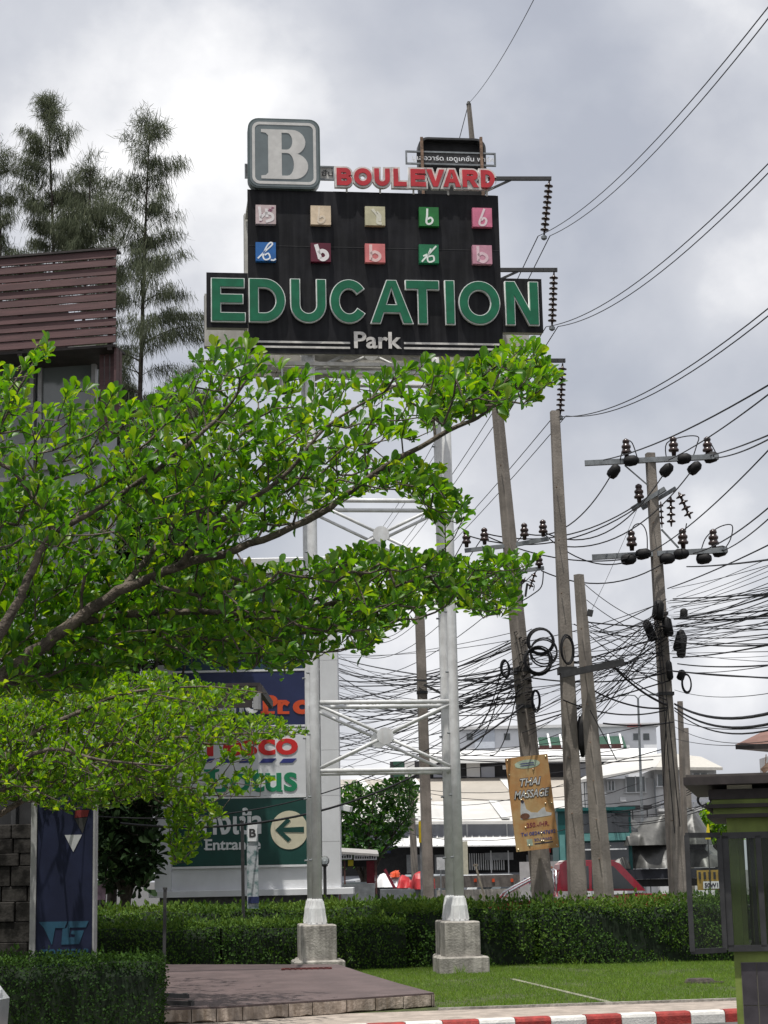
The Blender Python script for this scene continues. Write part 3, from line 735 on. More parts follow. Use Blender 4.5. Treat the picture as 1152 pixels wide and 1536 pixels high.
# ================================================================== HEDGES AND GRASS
rng = np.random.default_rng(11)
def hedge(name, path, width, height, label, n_per_m2=900, leaf=.034, seed=1, base=0.0, tint=(.15, .75), group=None, lump=.06, shoots=.05):
    """clipped hedge along path [(x,y)], a dark twiggy core under a skin of small leaves"""
    rg = np.random.default_rng(seed)
    P = [Vector((p[0], p[1], 0)) for p in path]
    root = empty(name, (P[0].x, P[0].y, base), 0, label, 'hedge', group); O = np.array([P[0].x, P[0].y, base])
    core = MB(); V, Nn, Tn = [], [], []
    for a, b in zip(P[:-1], P[1:]):
        d = (b - a); L = d.length; d.normalize(); n = Vector((-d.y, d.x, 0))
        steps = max(2, int(L / .4)); ring = []
        for i in range(steps + 1):
            c = a.lerp(b, i / steps) - P[0]
            hh = height - .07 + .04 * math.sin(c.x * 3.1 + seed) ; ww = width / 2 - .06 + .03 * math.sin(c.x * 2.3 + 1 + seed)
            ring.append([c - n * ww * .94, c - n * ww + Vector((0, 0, hh * .8)), c - n * ww * .8 + Vector((0, 0, hh)), c + n * ww * .8 + Vector((0, 0, hh)), c + n * ww + Vector((0, 0, hh * .8)), c + n * ww * .94])
        vs = [v for r_ in ring for v in r_]; fs = [(6 * i + k, 6 * i + 6 + k, 6 * i + 6 + (k + 1) % 6, 6 * i + (k + 1) % 6) for i in range(steps) for k in range(6)]
        fs += [tuple(range(6)), tuple(6 * steps + k for k in reversed(range(6)))]
        core.add(vs, fs)
        # leaf positions on front, top, back and ends
        dn, nn = np.array(d), np.array(n); a0 = np.array(a - P[0])
        def spread(cnt, fu):
            u = rg.random(cnt) * L; pos, nor = fu(u, rg.random(cnt)); V.append(pos); Nn.append(nor)
        def wob(u, k): return lump * (np.sin(u * 1.3 + 2 * seed + k) * .5 + np.sin(u * 2.7 + seed + k) * .6 + np.sin(u * 6.1 + 2 * seed + k * 1.7) * .45 + rg.normal(0, .4, len(u)))
        for sgn, frac in ((-1, 1.0), (1, .35)):
            cnt = int(L * height * n_per_m2 * frac)
            def side(u, v, sgn=sgn):
                z = v * height; w_ = width / 2 + wob(u + z * 2, 1)
                w_ = w_ - .10 * np.clip((z - height * .85) / (height * .15), 0, 1) ** 2
                pos = a0 + u[:, None] * dn + sgn * w_[:, None] * nn + z[:, None] * np.array([0, 0, 1]); nor = np.tile(sgn * nn + np.array([0, 0, .35]), (len(u), 1)); return pos, nor
            spread(cnt, side)
        def topf(u, v):
            w_ = (v - .5) * width; z = height + wob(u + w_ * 3, 3) - .10 * np.abs(2 * v - 1) ** 4
            pos = a0 + u[:, None] * dn + w_[:, None] * nn + z[:, None] * np.array([0, 0, 1]); nor = np.tile(np.array([0, 0, 1.0]), (len(u), 1)); return pos, nor
        spread(int(L * width * n_per_m2 * 1.3), topf)
        for e_, sg in ((0, -1), (L, 1)):
            cnt = int(width * height * n_per_m2)
            def endf(u, v, e_=e_, sg=sg):
                z = v * height; w_ = (u / L - .5) * width; pos = a0 + (e_ + sg * (0.0 + wob(w_, 2)))[:, None] * dn + w_[:, None] * nn + z[:, None] * np.array([0, 0, 1]); nor = np.tile(sg * dn, (len(u), 1)); return pos, nor
            spread(cnt, endf)
    core.build('branches', M_HEDGEC, root)
    V = np.concatenate(V); Nn = norm(np.concatenate(Nn) + rg.normal(0, .45, (len(np.concatenate(Nn)), 3)))
    D = norm(rg.normal(0, 1, V.shape) + np.array([0, 0, .5]) + Nn * .6)
    L_ = leaf * rg.uniform(.7, 1.5, len(V)); sh_ = (rg.random(len(V)) < shoots) & (V[:, 2] > height * .9); L_ = np.where(sh_, L_ * 1.8, L_); D = np.where(sh_[:, None], norm(D + np.array([0, 0, 2.0])), D); V = V + np.where(sh_, rg.uniform(0, .07, len(V)), 0)[:, None] * np.array([0, 0, 1.0])
    verts, F = blades(V, D, Nn, L_, L_ * .62, DIA)
    # tint: tops painted lighter for overhead sun as well as new growth, patchy
    topm = np.clip((V[:, 2] - height * .82) / (height * .2), 0, 1)
    t = rg.uniform(tint[0], tint[1], len(V)) + .28 * topm + .18 * np.sin(V[:, 0] * 1.9 + seed) * np.sin(V[:, 2] * 4)
    np_mesh('foliage', verts, F, M_HEDGE, root, np.repeat(np.clip(t, 0, 1), 4))
    root.children[-1]['kind'] = 'stuff'
    return root
def gp(px, Y):
    p = at(px, 1300, Y); return (p.x, Y)
def zt(py, px, Y): return at(px, py, Y).z
hz = lambda px, py, Y: at(px, py, Y).z
hedge('hedge', [gp(570, 34.9), gp(800, 34.6), gp(1140, 34.8)], 1.1, hz(850, 1357, 34.1), 'tall clipped hedge behind the lawn and right concrete plinth', 1000, .05, 3, tint=(.1, .8), lump=.10)
hedge('hedge', [gp(90, 33.3), gp(330, 33.5), gp(600, 34.2)], .8, hz(300, 1388, 33.1), 'lower clipped hedge behind the maroon platform and left plinth', 1000, .045, 5, tint=(.1, .75), lump=.06)
hedge('hedge', [gp(60, 37.6), gp(330, 38.0), gp(700, 39.2)], 1.3, hz(400, 1362, 37.4), 'second hedge row at foot of white store sign pylon', 800, .05, 7, tint=(.2, .8), lump=.06)
dh = gnd(120, 1536)
hz0 = 21.6
hedge('hedge', [(-4.6, hz0), (at(240, 1450, hz0).x, hz0 + .02)], 1.0, hz(120, 1440, hz0 - .4), 'dark shaded hedge before the blue pylon, beside platform', 1500, .035, 9, tint=(-.2, .35), lump=.05, shoots=.012)  # low tint paints the overhanging tree's shade into these leaves

# grass blades over the lawn
nb = 120000
gx = rng.uniform(-1.0, 6.0, nb); gy = rng.uniform(21.5, 34.3, nb)
front = ga.y + (gx - ga.x) * gdir.y / gdir.x + .05
re_ = [(p + pl0) for p in top[4:8]]
keep = (gy > front)
# right edge of platform as x limit
px_ = np.interp(gy, [re_[0].y, re_[1].y, re_[2].y, re_[3].y], [re_[0].x, re_[1].x, re_[2].x, re_[3].x]) + .03
keep &= gx > px_
c0, c1 = gnd(768, 1469), gnd(922, 1506)
tt = ((gx - c0.x) * (c1.x - c0.x) + (gy - c0.y) * (c1.y - c0.y)) / ((c1 - c0).length ** 2)
dd = np.abs((gx - c0.x) * (c1.y - c0.y) - (gy - c0.y) * (c1.x - c0.x)) / (c1 - c0).length
keep &= ~((dd < .05) & (tt > 0) & (tt < 1))
worn = np.sin(gx * 1.7 + .8 * np.sin(gy * 1.9)) * np.sin(gy * 1.3 + 1.1 * np.sin(gx * 2.3)); keep &= rng.random(nb) > np.clip((worn - .45) * 1.4, 0, .8)
gx, gy = gx[keep], gy[keep]; n = len(gx)
Pg = np.stack([gx, gy, np.full(n, -.004)], 1); Dg = norm(np.stack([rng.normal(0, .45, n), rng.normal(0, .45, n), np.ones(n)], 1)); Ng = norm(rng.normal(0, 1, (n, 3)))
patch = .5 + .5 * np.sin(gx * 2.1 + 1.3 * np.sin(gy * 1.1)) * np.sin(gy * 1.7 + gx)
Lg = rng.uniform(.022, .06, n) * (.75 + .5 * patch)
V, F = blades(Pg, Dg, Ng, Lg, np.full(n, .014), NEEDLE)
go = np_mesh('grass', V, F, M_GRASS, None, np.repeat(np.clip(rng.normal(.5, .22, n) + .15 * (patch - .5), 0, 1), 3)); tag(go, 'short green lawn grass between platform, hedge and kerb', 'grass', kind='stuff')
# tufts of weeds round the plinths and under the hedge
def tuft(px, py, n, h, label):
    c = gnd(px, py); P_ = np.tile(np.array(c), (n, 1)) + np.concatenate([rng.normal(0, .08, (n, 2)), np.zeros((n, 1))], 1)
    D_ = norm(np.stack([rng.normal(0, .6, n), rng.normal(0, .6, n), np.ones(n)], 1))
    V, F = blades(P_, D_, norm(rng.normal(0, 1, (n, 3))), rng.uniform(.5, 1, n) * h, np.full(n, .02), NEEDLE)
    tag(np_mesh('weed_tuft', V, F, M_GRASS, None, np.repeat(rng.uniform(.3, .9, n), 3)), label, 'weeds')
tuft(693, 1461, 45, .22, 'weed tuft growing before the right concrete plinth')
tuft(1000, 1449, 30, .25, 'thin weed stalks at foot of tall hedge by guard booth')
tuft(868, 1448, 20, .30, 'single grassy weed rising at hedge foot mid lawn')
# sawn stump in the lawn
c = gnd(1050, 1475); mb = MB(); mb.lathe((0, 0, -.02), [(.24, 0), (.22, .05), (.19, .085), (.17, .09)], 11); mb.tube([(.1, -.05, .0), (.33, -.12, .01)], [.05, .02], 6)
so_ = mb.build('tree_stump', M_BARKD); so_.location = c; tag(so_, 'flat dark tree stump sawn off in lawn before guard booth', 'stump')
# black stake by the dark hedge
c = at(246, 1440, 31.0); mb = MB(); mb.bar((0, 0, 0), (.015, 0, hz(247, 1334, 31.0)), .05, .05); mb.bar((.014, 0, hz(247, 1334, 31.0) - .004), (.016, 0, hz(247, 1334, 31.0) + .03), .07, .07)
o = mb.build('stake', M_DARKMET); o.location = (c.x, c.y, 0); tag(o, 'thin black stake standing at back of maroon platform', 'stake')

# ================================================================== STORE SIGN PYLON
PY = 42.0
pb = at(378, 1345, PY); pyl = empty('store_pylon', (pb.x, PY, DRIVE_Z), 0, 'tall white store sign pylon with navy, white and green panels', 'sign pylon')
pO = Vector((pb.x, PY, DRIVE_Z))
def pl(px, py, yo=0.0):
    p = at(px, py, PY + yo); return p.x - pO.x, p.z - pO.z
def plx(px, py=1200, yo=0): return pl(px, py, yo)[0]
PXL, PXR = pl(232, 1290)[0], pl(510, 1250)[0]
zl0, zl1 = pl(370, 1344)[1], pl(370, 1334.5)[1]; ztop = pl(370, 838)[1]
mb = MB(); mb.bx(PXL + .1, PXR - .1, .1, 1.1, 0, zl0); mb.build('plinth', mat('pylon_plinth', (.09, .09, .09), .8, .2), pyl)
mb = MB(); mb.bevbox(PXL - .12, PXR + .28, -.12, 1.3, zl0, zl1, .01); mb.build('ledge', M_WHITEP, pyl)
cL, cR = pl(257, 1250)[0], pl(483, 1250)[0]
segs = np.linspace(zl1, ztop - .35, 8)
for (a, b) in ((PXL, cL), (cR, PXR)):
    for z0, z1 in zip(segs[:-1], segs[1:]):
        mb = MB(); mb.bx(a, b, 0, 1.15, z0 + .006, z1); mb.build('cladding_sheet', M_WHITEP, pyl)
mb = MB(); mb.bx(cL + .005, cR - .005, .1, 1.05, zl1, ztop - .36); mb.build('backing', M_WHITEP, pyl)
mb = MB(); mb.bevbox(PXL - .08, PXR + .08, -.08, 1.25, ztop - .35, ztop, .02); mb.build('cap', M_WHITEP, pyl)
def face(ya, yb, m, name='sign_face'):
    z1, z0 = pl(370, ya)[1], pl(370, yb)[1]
    b = MB(); b.bx(cL + .03, cR - .02, .04, .099, z0, z1); f_ = b.build(name, m, pyl)
    b = MB(); b.bx(cL + .008, cR - .008, .03, .098, z0 - .05, z0 - .004); b.build('face_trim', M_LWHITE, f_)
    return f_
f0 = face(882, 1004, M_TEALN); f1 = face(1008, 1088, M_NAVY); f2 = face(1094, 1194, M_WHITEP); f3 = face(1197, 1298, M_DGREEN)
YF = .039
def ptext(par, body, m, xa, xb, ya, yb, bold=0.0, shear=0.0):
    x0, z1 = pl(xa, ya, YF); x1, z0 = pl(xb, yb, YF)
    return text_obj('lettering', body, m, par, x0, x1, z0, z1, YF, .012, bold, shear)
def pbar(par, m, pts, name='serif'):
    return flat_obj(name, [[pl(x, y, YF) for (x, y) in pts]], m, par, YF - .0005, .012)
ptext(f1, 'Home', M_LWHITE, 283, 387, 1041, 1070, .035); ptext(f1, 'Pr', M_ORANGE, 394, 435, 1043, 1070.5, .045); ptext(f1, 'o', M_ORANGE, 439, 468, 1050, 1071, .05)
for (xa, xb, yy) in ((391, 404, 1043), (391, 412, 1067), (417, 430, 1050), (417, 434, 1067)):
    pbar(f1, M_ORANGE, [(xa, yy), (xb, yy), (xb, yy + 4), (xa, yy + 4)])
ptext(f2, 'Tesco', M_TRED, 296, 447, 1100, 1132, .03)
for k in range(5):
    x = 297 + k * 30.5; pbar(f2, M_LBLUE, [(x + 6, 1138), (x + 26, 1137.5), (x + 20, 1144), (x, 1144.5)], 'blue_dash')
ptext(f2, 'otus', M_LGREEN, 345, 446, 1154, 1187, .02)
pbar(f2, M_LGREEN, [(306, 1154), (329, 1153.5), (329, 1157), (323, 1159), (323, 1183), (332, 1183), (339, 1175), (342, 1175), (340, 1188), (306, 1188), (306, 1184.5), (312, 1183), (312, 1159), (306, 1157)], 'serif_letter')
for (xa, xb, yy) in ((391, 402, 1163), (405, 413, 1163), (418, 424, 1185)):
    pbar(f2, M_LGREEN, [(xa, yy), (xb, yy), (xb, yy + 2.5), (xa, yy + 2.5)])
ptext(f3, 'ทางเข้า', M_LWHITE, 291, 392, 1213, 1251, .03)
ptext(f3, 'Entrance', M_LWHITE, 308, 391, 1259, 1274, .022)
for (xa, xb, yy) in ((306, 312, 1259), (306, 313, 1272.3), (329, 334, 1272.3), (343, 349, 1272.3)):
    pbar(f3, M_LWHITE, [(xa, yy), (xb, yy), (xb, yy + 1.8), (xa, yy + 1.8)])
cx_, cz_ = pl(434, 1245, YF); rr_ = abs(pl(462, 1245, YF)[0] - cx_)
ad = flat_obj('arrow_disc', [arc(cx_, cz_, rr_, rr_ * 1.02, 0, 350, 35)], M_CREAM, f3, YF, .01)
flat_obj('arrow', [[pl(x, y, YF) for (x, y) in ((413, 1245), (431, 1227), (436, 1231), (425, 1241.5), (456, 1240), (456, 1248.5), (425, 1248), (437, 1259), (432, 1263))]], M_DGREEN, ad, YF - .011, .008)
# camera housing on its flank
x_, z_ = pl(512, 1211, .3); mb = MB(); mb.bar((x_ - .08, .3, z_ + .03), (x_ + .22, .15, z_ - .05), .12, .12); mb.bar((x_ - .1, .32, z_), (x_ - .03, .3, z_ + .02), .05, .05)
mb.build('camera_housing', M_LWHITE, pyl)

# ================================================================== BLUE WORKSHOP PYLON (left)
BY = 25.0
bb = at(93, 1440, BY); tgp = empty('blue_pylon', (bb.x, BY, 0), 0, 'narrow navy sign pylon with white edges in tree shade', 'sign pylon')
def bl_(px, py, yo=0.0):
    p = at(px, py, BY + yo); return p.x - bb.x, p.z
bx0_, bx1_ = bl_(54, 1380)[0], bl_(138.5, 1380)[0]; bz1 = bl_(90, 1128)[1]
mb = MB(); mb.bx(bx0_, bx1_, 0, .22, -.02, bz1); bp_ = mb.build('panel', mat('shaded_navy', (.014, .018, .042), .6, .15, 2, spec=.15), tgp)  # navy darkened in its colour to imitate the tree shade
mb = MB(); mb.bx(bl_(45, 1380)[0], bx0_ - .002, -.03, .25, -.02, bz1 + .04); mb.build('edge_post', M_FRAMEG, tgp)
mb = MB(); mb.bx(bx1_ + .002, bl_(141.5, 1380)[0], -.015, .25, -.02, bz1 + .04); mb.build('edge_post', M_FRAMEG, tgp)
def bpoly(pts, m, name='emblem'): return flat_obj(name, [[bl_(x, y) for (x, y) in pts]], m, bp_, -.001, .006)
M_TGB = mat('emblem_blue', (.010, .060, .105), .6, .1)
bpoly([(97, 1252.5), (123, 1252), (110, 1278)], mat('dull_white', (.42, .43, .44), .6, .06), 'white_triangle')
bpoly([(112, 1228), (131, 1226), (124, 1250)], M_DARKMET, 'black_triangle')
bpoly([(113, 1215), (134, 1215), (131, 1225), (112, 1227)], mat('dull_red_print', (.16, .015, .015), .6), 'red_triangle')
bpoly([(84, 1172), (100, 1170), (96, 1190)], _mats['dull_red_print'], 'red_triangle')
# emblem: slanted T and G
bpoly([(58, 1383), (101, 1382), (97, 1392), (83, 1392), (78, 1418), (66, 1392)], M_TGB); bpoly([(103, 1382), (133, 1381.5), (129, 1391), (105, 1391.5), (103, 1406), (112, 1406), (113, 1402), (106, 1401), (108, 1396), (126, 1395.5), (119, 1416), (92, 1417), (94, 1393), (100, 1392)], M_TGB)
x0, z1 = bl_(61, 1424); x1, z0 = bl_(133, 1436); text_obj('lettering', 'TOPGEAR', M_TGB, bp_, x0, x1, z0, z1, -.001, .006, .03, .25)

# ================================================================== BUILDING WITH MAROON SLATS (upper left)
BD = 30.0; byaw = R(-10)
c0 = at(174, 375, BD)
bld = empty('slatted_building', (c0.x, c0.y, DRIVE_Z), byaw, 'grey building with maroon slatted eaves above its upper windows', 'building')
bMx = Matrix.Translation((c0.x, c0.y, DRIVE_Z)) @ Matrix.Rotation(byaw, 4, 'Z'); bI = bMx.inverted()
def bd(px, py, yo=0.0):
    o = bI @ EYE; d = bI.to_3x3() @ ray(px, py); p = o + d * ((yo - o.y) / d.y); return p.x, p.z
_, ft = bd(172, 374); _, fb = bd(172, 514)
NS = 11; sh = (ft - fb) / NS
for i in range(NS):
    z0 = fb + i * sh; random.seed(i)
    xs = [-9.0, -5.6 + random.uniform(-1, 1), -1.75 if i % 2 else -.9, 0]
    t_ = random.uniform(-.012, .012)
    mb = MB(); x0, x1 = -9, 0.0
    mb.box(((x0 + x1) / 2, .02 + t_, z0 + sh * .5), (x1 - x0, .03, sh * .865), Matrix.Rotation(R(-7) + random.uniform(-.01, .01), 3, 'X'))
    mb.build('slat', M_MAROON, bld)
mb = MB(); mb.bx(-9, .0, -.03, .28, ft + .0, ft + .035); mb.build('capping', M_BROWNR, bld)
for x in (-.12, -1.7, -3.4, -5.1, -6.8):
    mb = MB(); mb.bx(x - .04, x + .04, .06, .14, fb - .1, ft - .02); mb.build('batten', M_BROWNR, bld)
mb = MB(); mb.bx(-9, -.02, .05, .6, fb - .05, fb - .01); mb.build('soffit', M_BROWNR, bld); mb = MB(); mb.bx(-9, -.45, .601, 1.35, fb - .05, fb - .01); mb.build('soffit', M_BROWNR, bld)
mb = MB(); mb.bx(-9, -1.2, .9, 1.35, fb, ft - .7); mb.build('parapet', mat('dark_parapet', (.03, .022, .022), .9), bld)
# side return with vertical slats
for k in range(2):
    mb = MB(); y = .12 + k * .17; mb.bx(-.06, -.02, y, y + .14, fb - .9, fb - .051); mb.build('side_slat', M_MAROON, bld)
for k in range(4):
    mb = MB(); x = -.43 + k * .095; mb.bx(x, x + .075, .46, .52, fb - 1.5, fb - .051); mb.build('side_slat', M_MAROON, bld)
# walls and windows
WY = 1.0
wr = bd(150, 700, WY)[0]
mb = MB(); mb.bx(-12, wr, WY + .10, 1.9, bd(20, 1120, WY)[1], fb - .9); mb.build('wall', M_WALLG, bld)
mb = MB(); mb.bx(-12, wr - .25, WY + .5, 1.6, fb - .899, fb + .3); mb.build('wall', M_WALLG, bld)
def win(xa, ya, xb, yb):
    x0, z1 = bd(xa, ya, WY); x1, z0 = bd(xb, yb, WY); w_ = empty('window'); w_.parent = bld; w_.location = (0, 0, 0)
    for (a, b, c_, d_) in ((x0, x1, z1 - .07, z1), (x0, x1, z0, z0 + .07), (x0, x0 + .07, z0 + .071, z1 - .071), (x1 - .07, x1, z0 + .071, z1 - .071)):
        m_ = MB(); m_.bx(a, b, WY - .02, WY + .09, c_, d_); m_.build('frame', M_FRAMEG, w_)
    m_ = MB(); m_.bx(x0 + .07, x1 - .07, WY + .03, WY + .045, z0 + .07, z1 - .07); m_.build('pane', M_GLASSG, w_)
win(58, 524, 142, 700); win(-60, 527, 50, 616); win(-120, 622, 50, 720); win(60, 760, 138, 880); win(-60, 760, 48, 880)
# lower storey: dark opening and rubble stone base
LYY = .55
mb = MB(); x1 = bd(90, 1250, LYY)[0]; zt_ = bd(20, 1130, LYY)[1]; mb.bx(-12, x1, LYY + .2, 1.08, bd(20, 1245, LYY)[1], zt_); mb.build('dark_shopfront', M_DARKIN, bld)
for px in (17, -40):
    x = bd(px, 1200, LYY)[0]; mb = MB(); mb.bx(x - .04, x + .04, LYY + .1, LYY + .19, bd(20, 1245, LYY)[1], zt_); mb.build('mullion', M_DARKMET, bld)
random.seed(3); zz = .02; ztopst = bd(20, 1246, LYY)[1]
while zz < ztopst - .1:
    h = random.uniform(.2, .34); x = x1
    while x > -4.2:
        wd = random.uniform(.28, .6); mb = MB(); yy = LYY + random.uniform(-.02, .015)
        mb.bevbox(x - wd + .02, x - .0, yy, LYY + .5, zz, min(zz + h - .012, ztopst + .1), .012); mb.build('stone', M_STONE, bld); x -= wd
    zz += h
mb = MB(); mb.bx(-12, x1 - .02, LYY + .12, LYY + .19, 0, ztopst); mb.build('backing', M_DARKIN, bld)
# awning of the lower storey reaching right
z_a = at(330, 1030, 28.5).z
for k in range(10):
    y = 28.3 + k * .26; p0 = at(150, 1042, y); mb = MB(); w0 = bI @ Vector((at(120, 1040, 28.5).x, y, z_a)); w1 = bI @ Vector((at(392, 1040, 28.5).x, y, z_a + .0))
    mb.bar((w0.x, w0.y, w0.z), (w1.x, w1.y, w1.z), .09, .05); mb.build('awning_slat', M_BROWNR, bld)
w0 = bI @ Vector((at(392, 1040, 28.5).x, 28.2, z_a - .08)); w1 = bI @ Vector((at(392, 1040, 28.5).x, 30.8, z_a - .08)); mb = MB(); mb.bar(w0, w1, .07, .12); mb.build('awning_beam', M_BROWNR, bld)
w0 = bI @ Vector((at(120, 1040, 28.5).x, 28.25, z_a - .3)); w1 = bI @ Vector((at(380, 1040, 28.5).x, 28.25, z_a - .3)); mb = MB(); mb.bar(w0, w1, .06, .10); mb.build('awning_beam', M_BROWNR, bld)
w0 = bI @ Vector((at(388, 1040, 28.5).x, 28.15, z_a - .26)); mb = MB(); mb.lathe(w0, [(.05, -.14), (.06, -.13), (.06, .12), (.05, .13)], 10); mb.build('awning_lamp', M_FRAMEG, bld)


# ================================================================== TREES
def inpoly(P, poly):
    x, y = P[:, 0], P[:, 1]; c = np.zeros(len(P), bool); j = len(poly) - 1
    for i in range(len(poly)):
        xi, yi = poly[i]; xj, yj = poly[j]
        c ^= ((yi > y) != (yj > y)) & (x < (xj - xi) * (y - yi) / (yj - yi + 1e-12) + xi); j = i
    return c
def poly_points(poly, n, rg, mind):
    a = np.array(poly); lo, hi = a.min(0), a.max(0); out = []; grid = {}
    tries = 0
    while len(out) < n and tries < n * 30:
        tries += 1; p = lo + rg.random(2) * (hi - lo)
        if not inpoly(p[None], poly)[0]: continue
        k = (int(p[0] / mind), int(p[1] / mind)); ok = True
        for dx in (-1, 0, 1):
            for dy in (-1, 0, 1):
                for q in grid.get((k[0] + dx, k[1] + dy), ()):
                    if (q[0] - p[0]) ** 2 + (q[1] - p[1]) ** 2 < mind * mind: ok = False
        if ok: out.append(p); grid.setdefault(k, []).append(p)
    return np.array(out)
def smooth_line(pts, n=5): return curve_pts([Vector(p) for p in pts], n)

def grow(limbs, targets, rg, seglen, tip_r, gain, bias=False):
    """connect every target to the nearest wood already there; returns twig polylines with radii, and the twig direction at each target"""
    nodes = [np.array(p) for l in limbs for p in l]; weight = [0.0] * len(nodes); par = [-1] * len(nodes)
    A = np.array(nodes); T = np.array(targets)
    d = np.array([np.min(np.sum((A - t) ** 2, 1)) for t in T]); order = np.argsort(d)
    cap = len(nodes) + len(T) * 12; buf = np.zeros((cap, 3)); buf[:len(nodes)] = A; cnt = len(nodes)
    tipdir = np.zeros((len(T), 3)); tips = np.zeros(len(T), int); nb0 = cnt
    for ti in order:
        t = T[ti]; dv = buf[:cnt] - t
        # prefer wood lower and to the left (towards the trunk)
        dist = np.sum(dv ** 2, 1); un = dv / np.sqrt(dist + 1e-9)[:, None]; k = int(np.argmin(dist * (1 + 2.5 * np.clip(un[:, 0] + .25, 0, 1.3) + 1.6 * np.clip(un[:, 2] + .15, 0, 1.2)) if bias else dist)); base = buf[k].copy(); L = math.sqrt(dist[k]); m = max(1, min(8, int(L / seglen)))
        last = k; prev = base
        for i in range(1, m + 1):
            f = i / m; p = base * (1 - f) + t * f; p = p + np.array([0, 0, -0.07 * L * math.sin(math.pi * f)]) + (rg.normal(0, .03 * L, 3) if i < m else 0)
            if cnt >= cap: break
            buf[cnt] = p; par.append(last); last = cnt; cnt += 1; tipdir[ti] = p - prev; prev = p
        tips[ti] = last
    W = np.zeros(cnt)
    for t in tips: W[t] += 1
    for i in range(cnt - 1, nb0 - 1, -1):
        if par[i] >= 0: W[par[i]] += W[i]
    rad = tip_r * np.power(np.maximum(W, 1), gain)
    segs = [(par[i], i) for i in range(nb0, cnt)]
    return buf[:cnt], segs, rad, norm(tipdir)
def twig_mesh(name, buf, segs, rad, m, parent, O, nb=5):
    V, F = [], []; ang = np.arange(nb) * 2 * np.pi / nb
    for a, b in segs:
        p, q = buf[a] - O, buf[b] - O; d = q - p; L = np.linalg.norm(d)
        if L < 1e-6: continue
        d /= L; u = np.cross(d, [0, 0, 1.0]); u = u / (np.linalg.norm(u) + 1e-9) if np.linalg.norm(u) > 1e-3 else np.array([1.0, 0, 0]); v = np.cross(d, u)
        ra = min(rad[a] if a >= 0 else rad[b], rad[b] * 1.25); base = len(V) * nb * 2
        ring = np.cos(ang)[:, None] * u + np.sin(ang)[:, None] * v
        V.append(np.concatenate([p + ring * ra, q + ring * rad[b]]))
        F.append(np.array([[base + k, base + (k + 1) % nb, base + nb + (k + 1) % nb, base + nb + k] for k in range(nb)]))
    return np_mesh(name, np.concatenate(V), np.concatenate(F), m, parent, smooth=True)

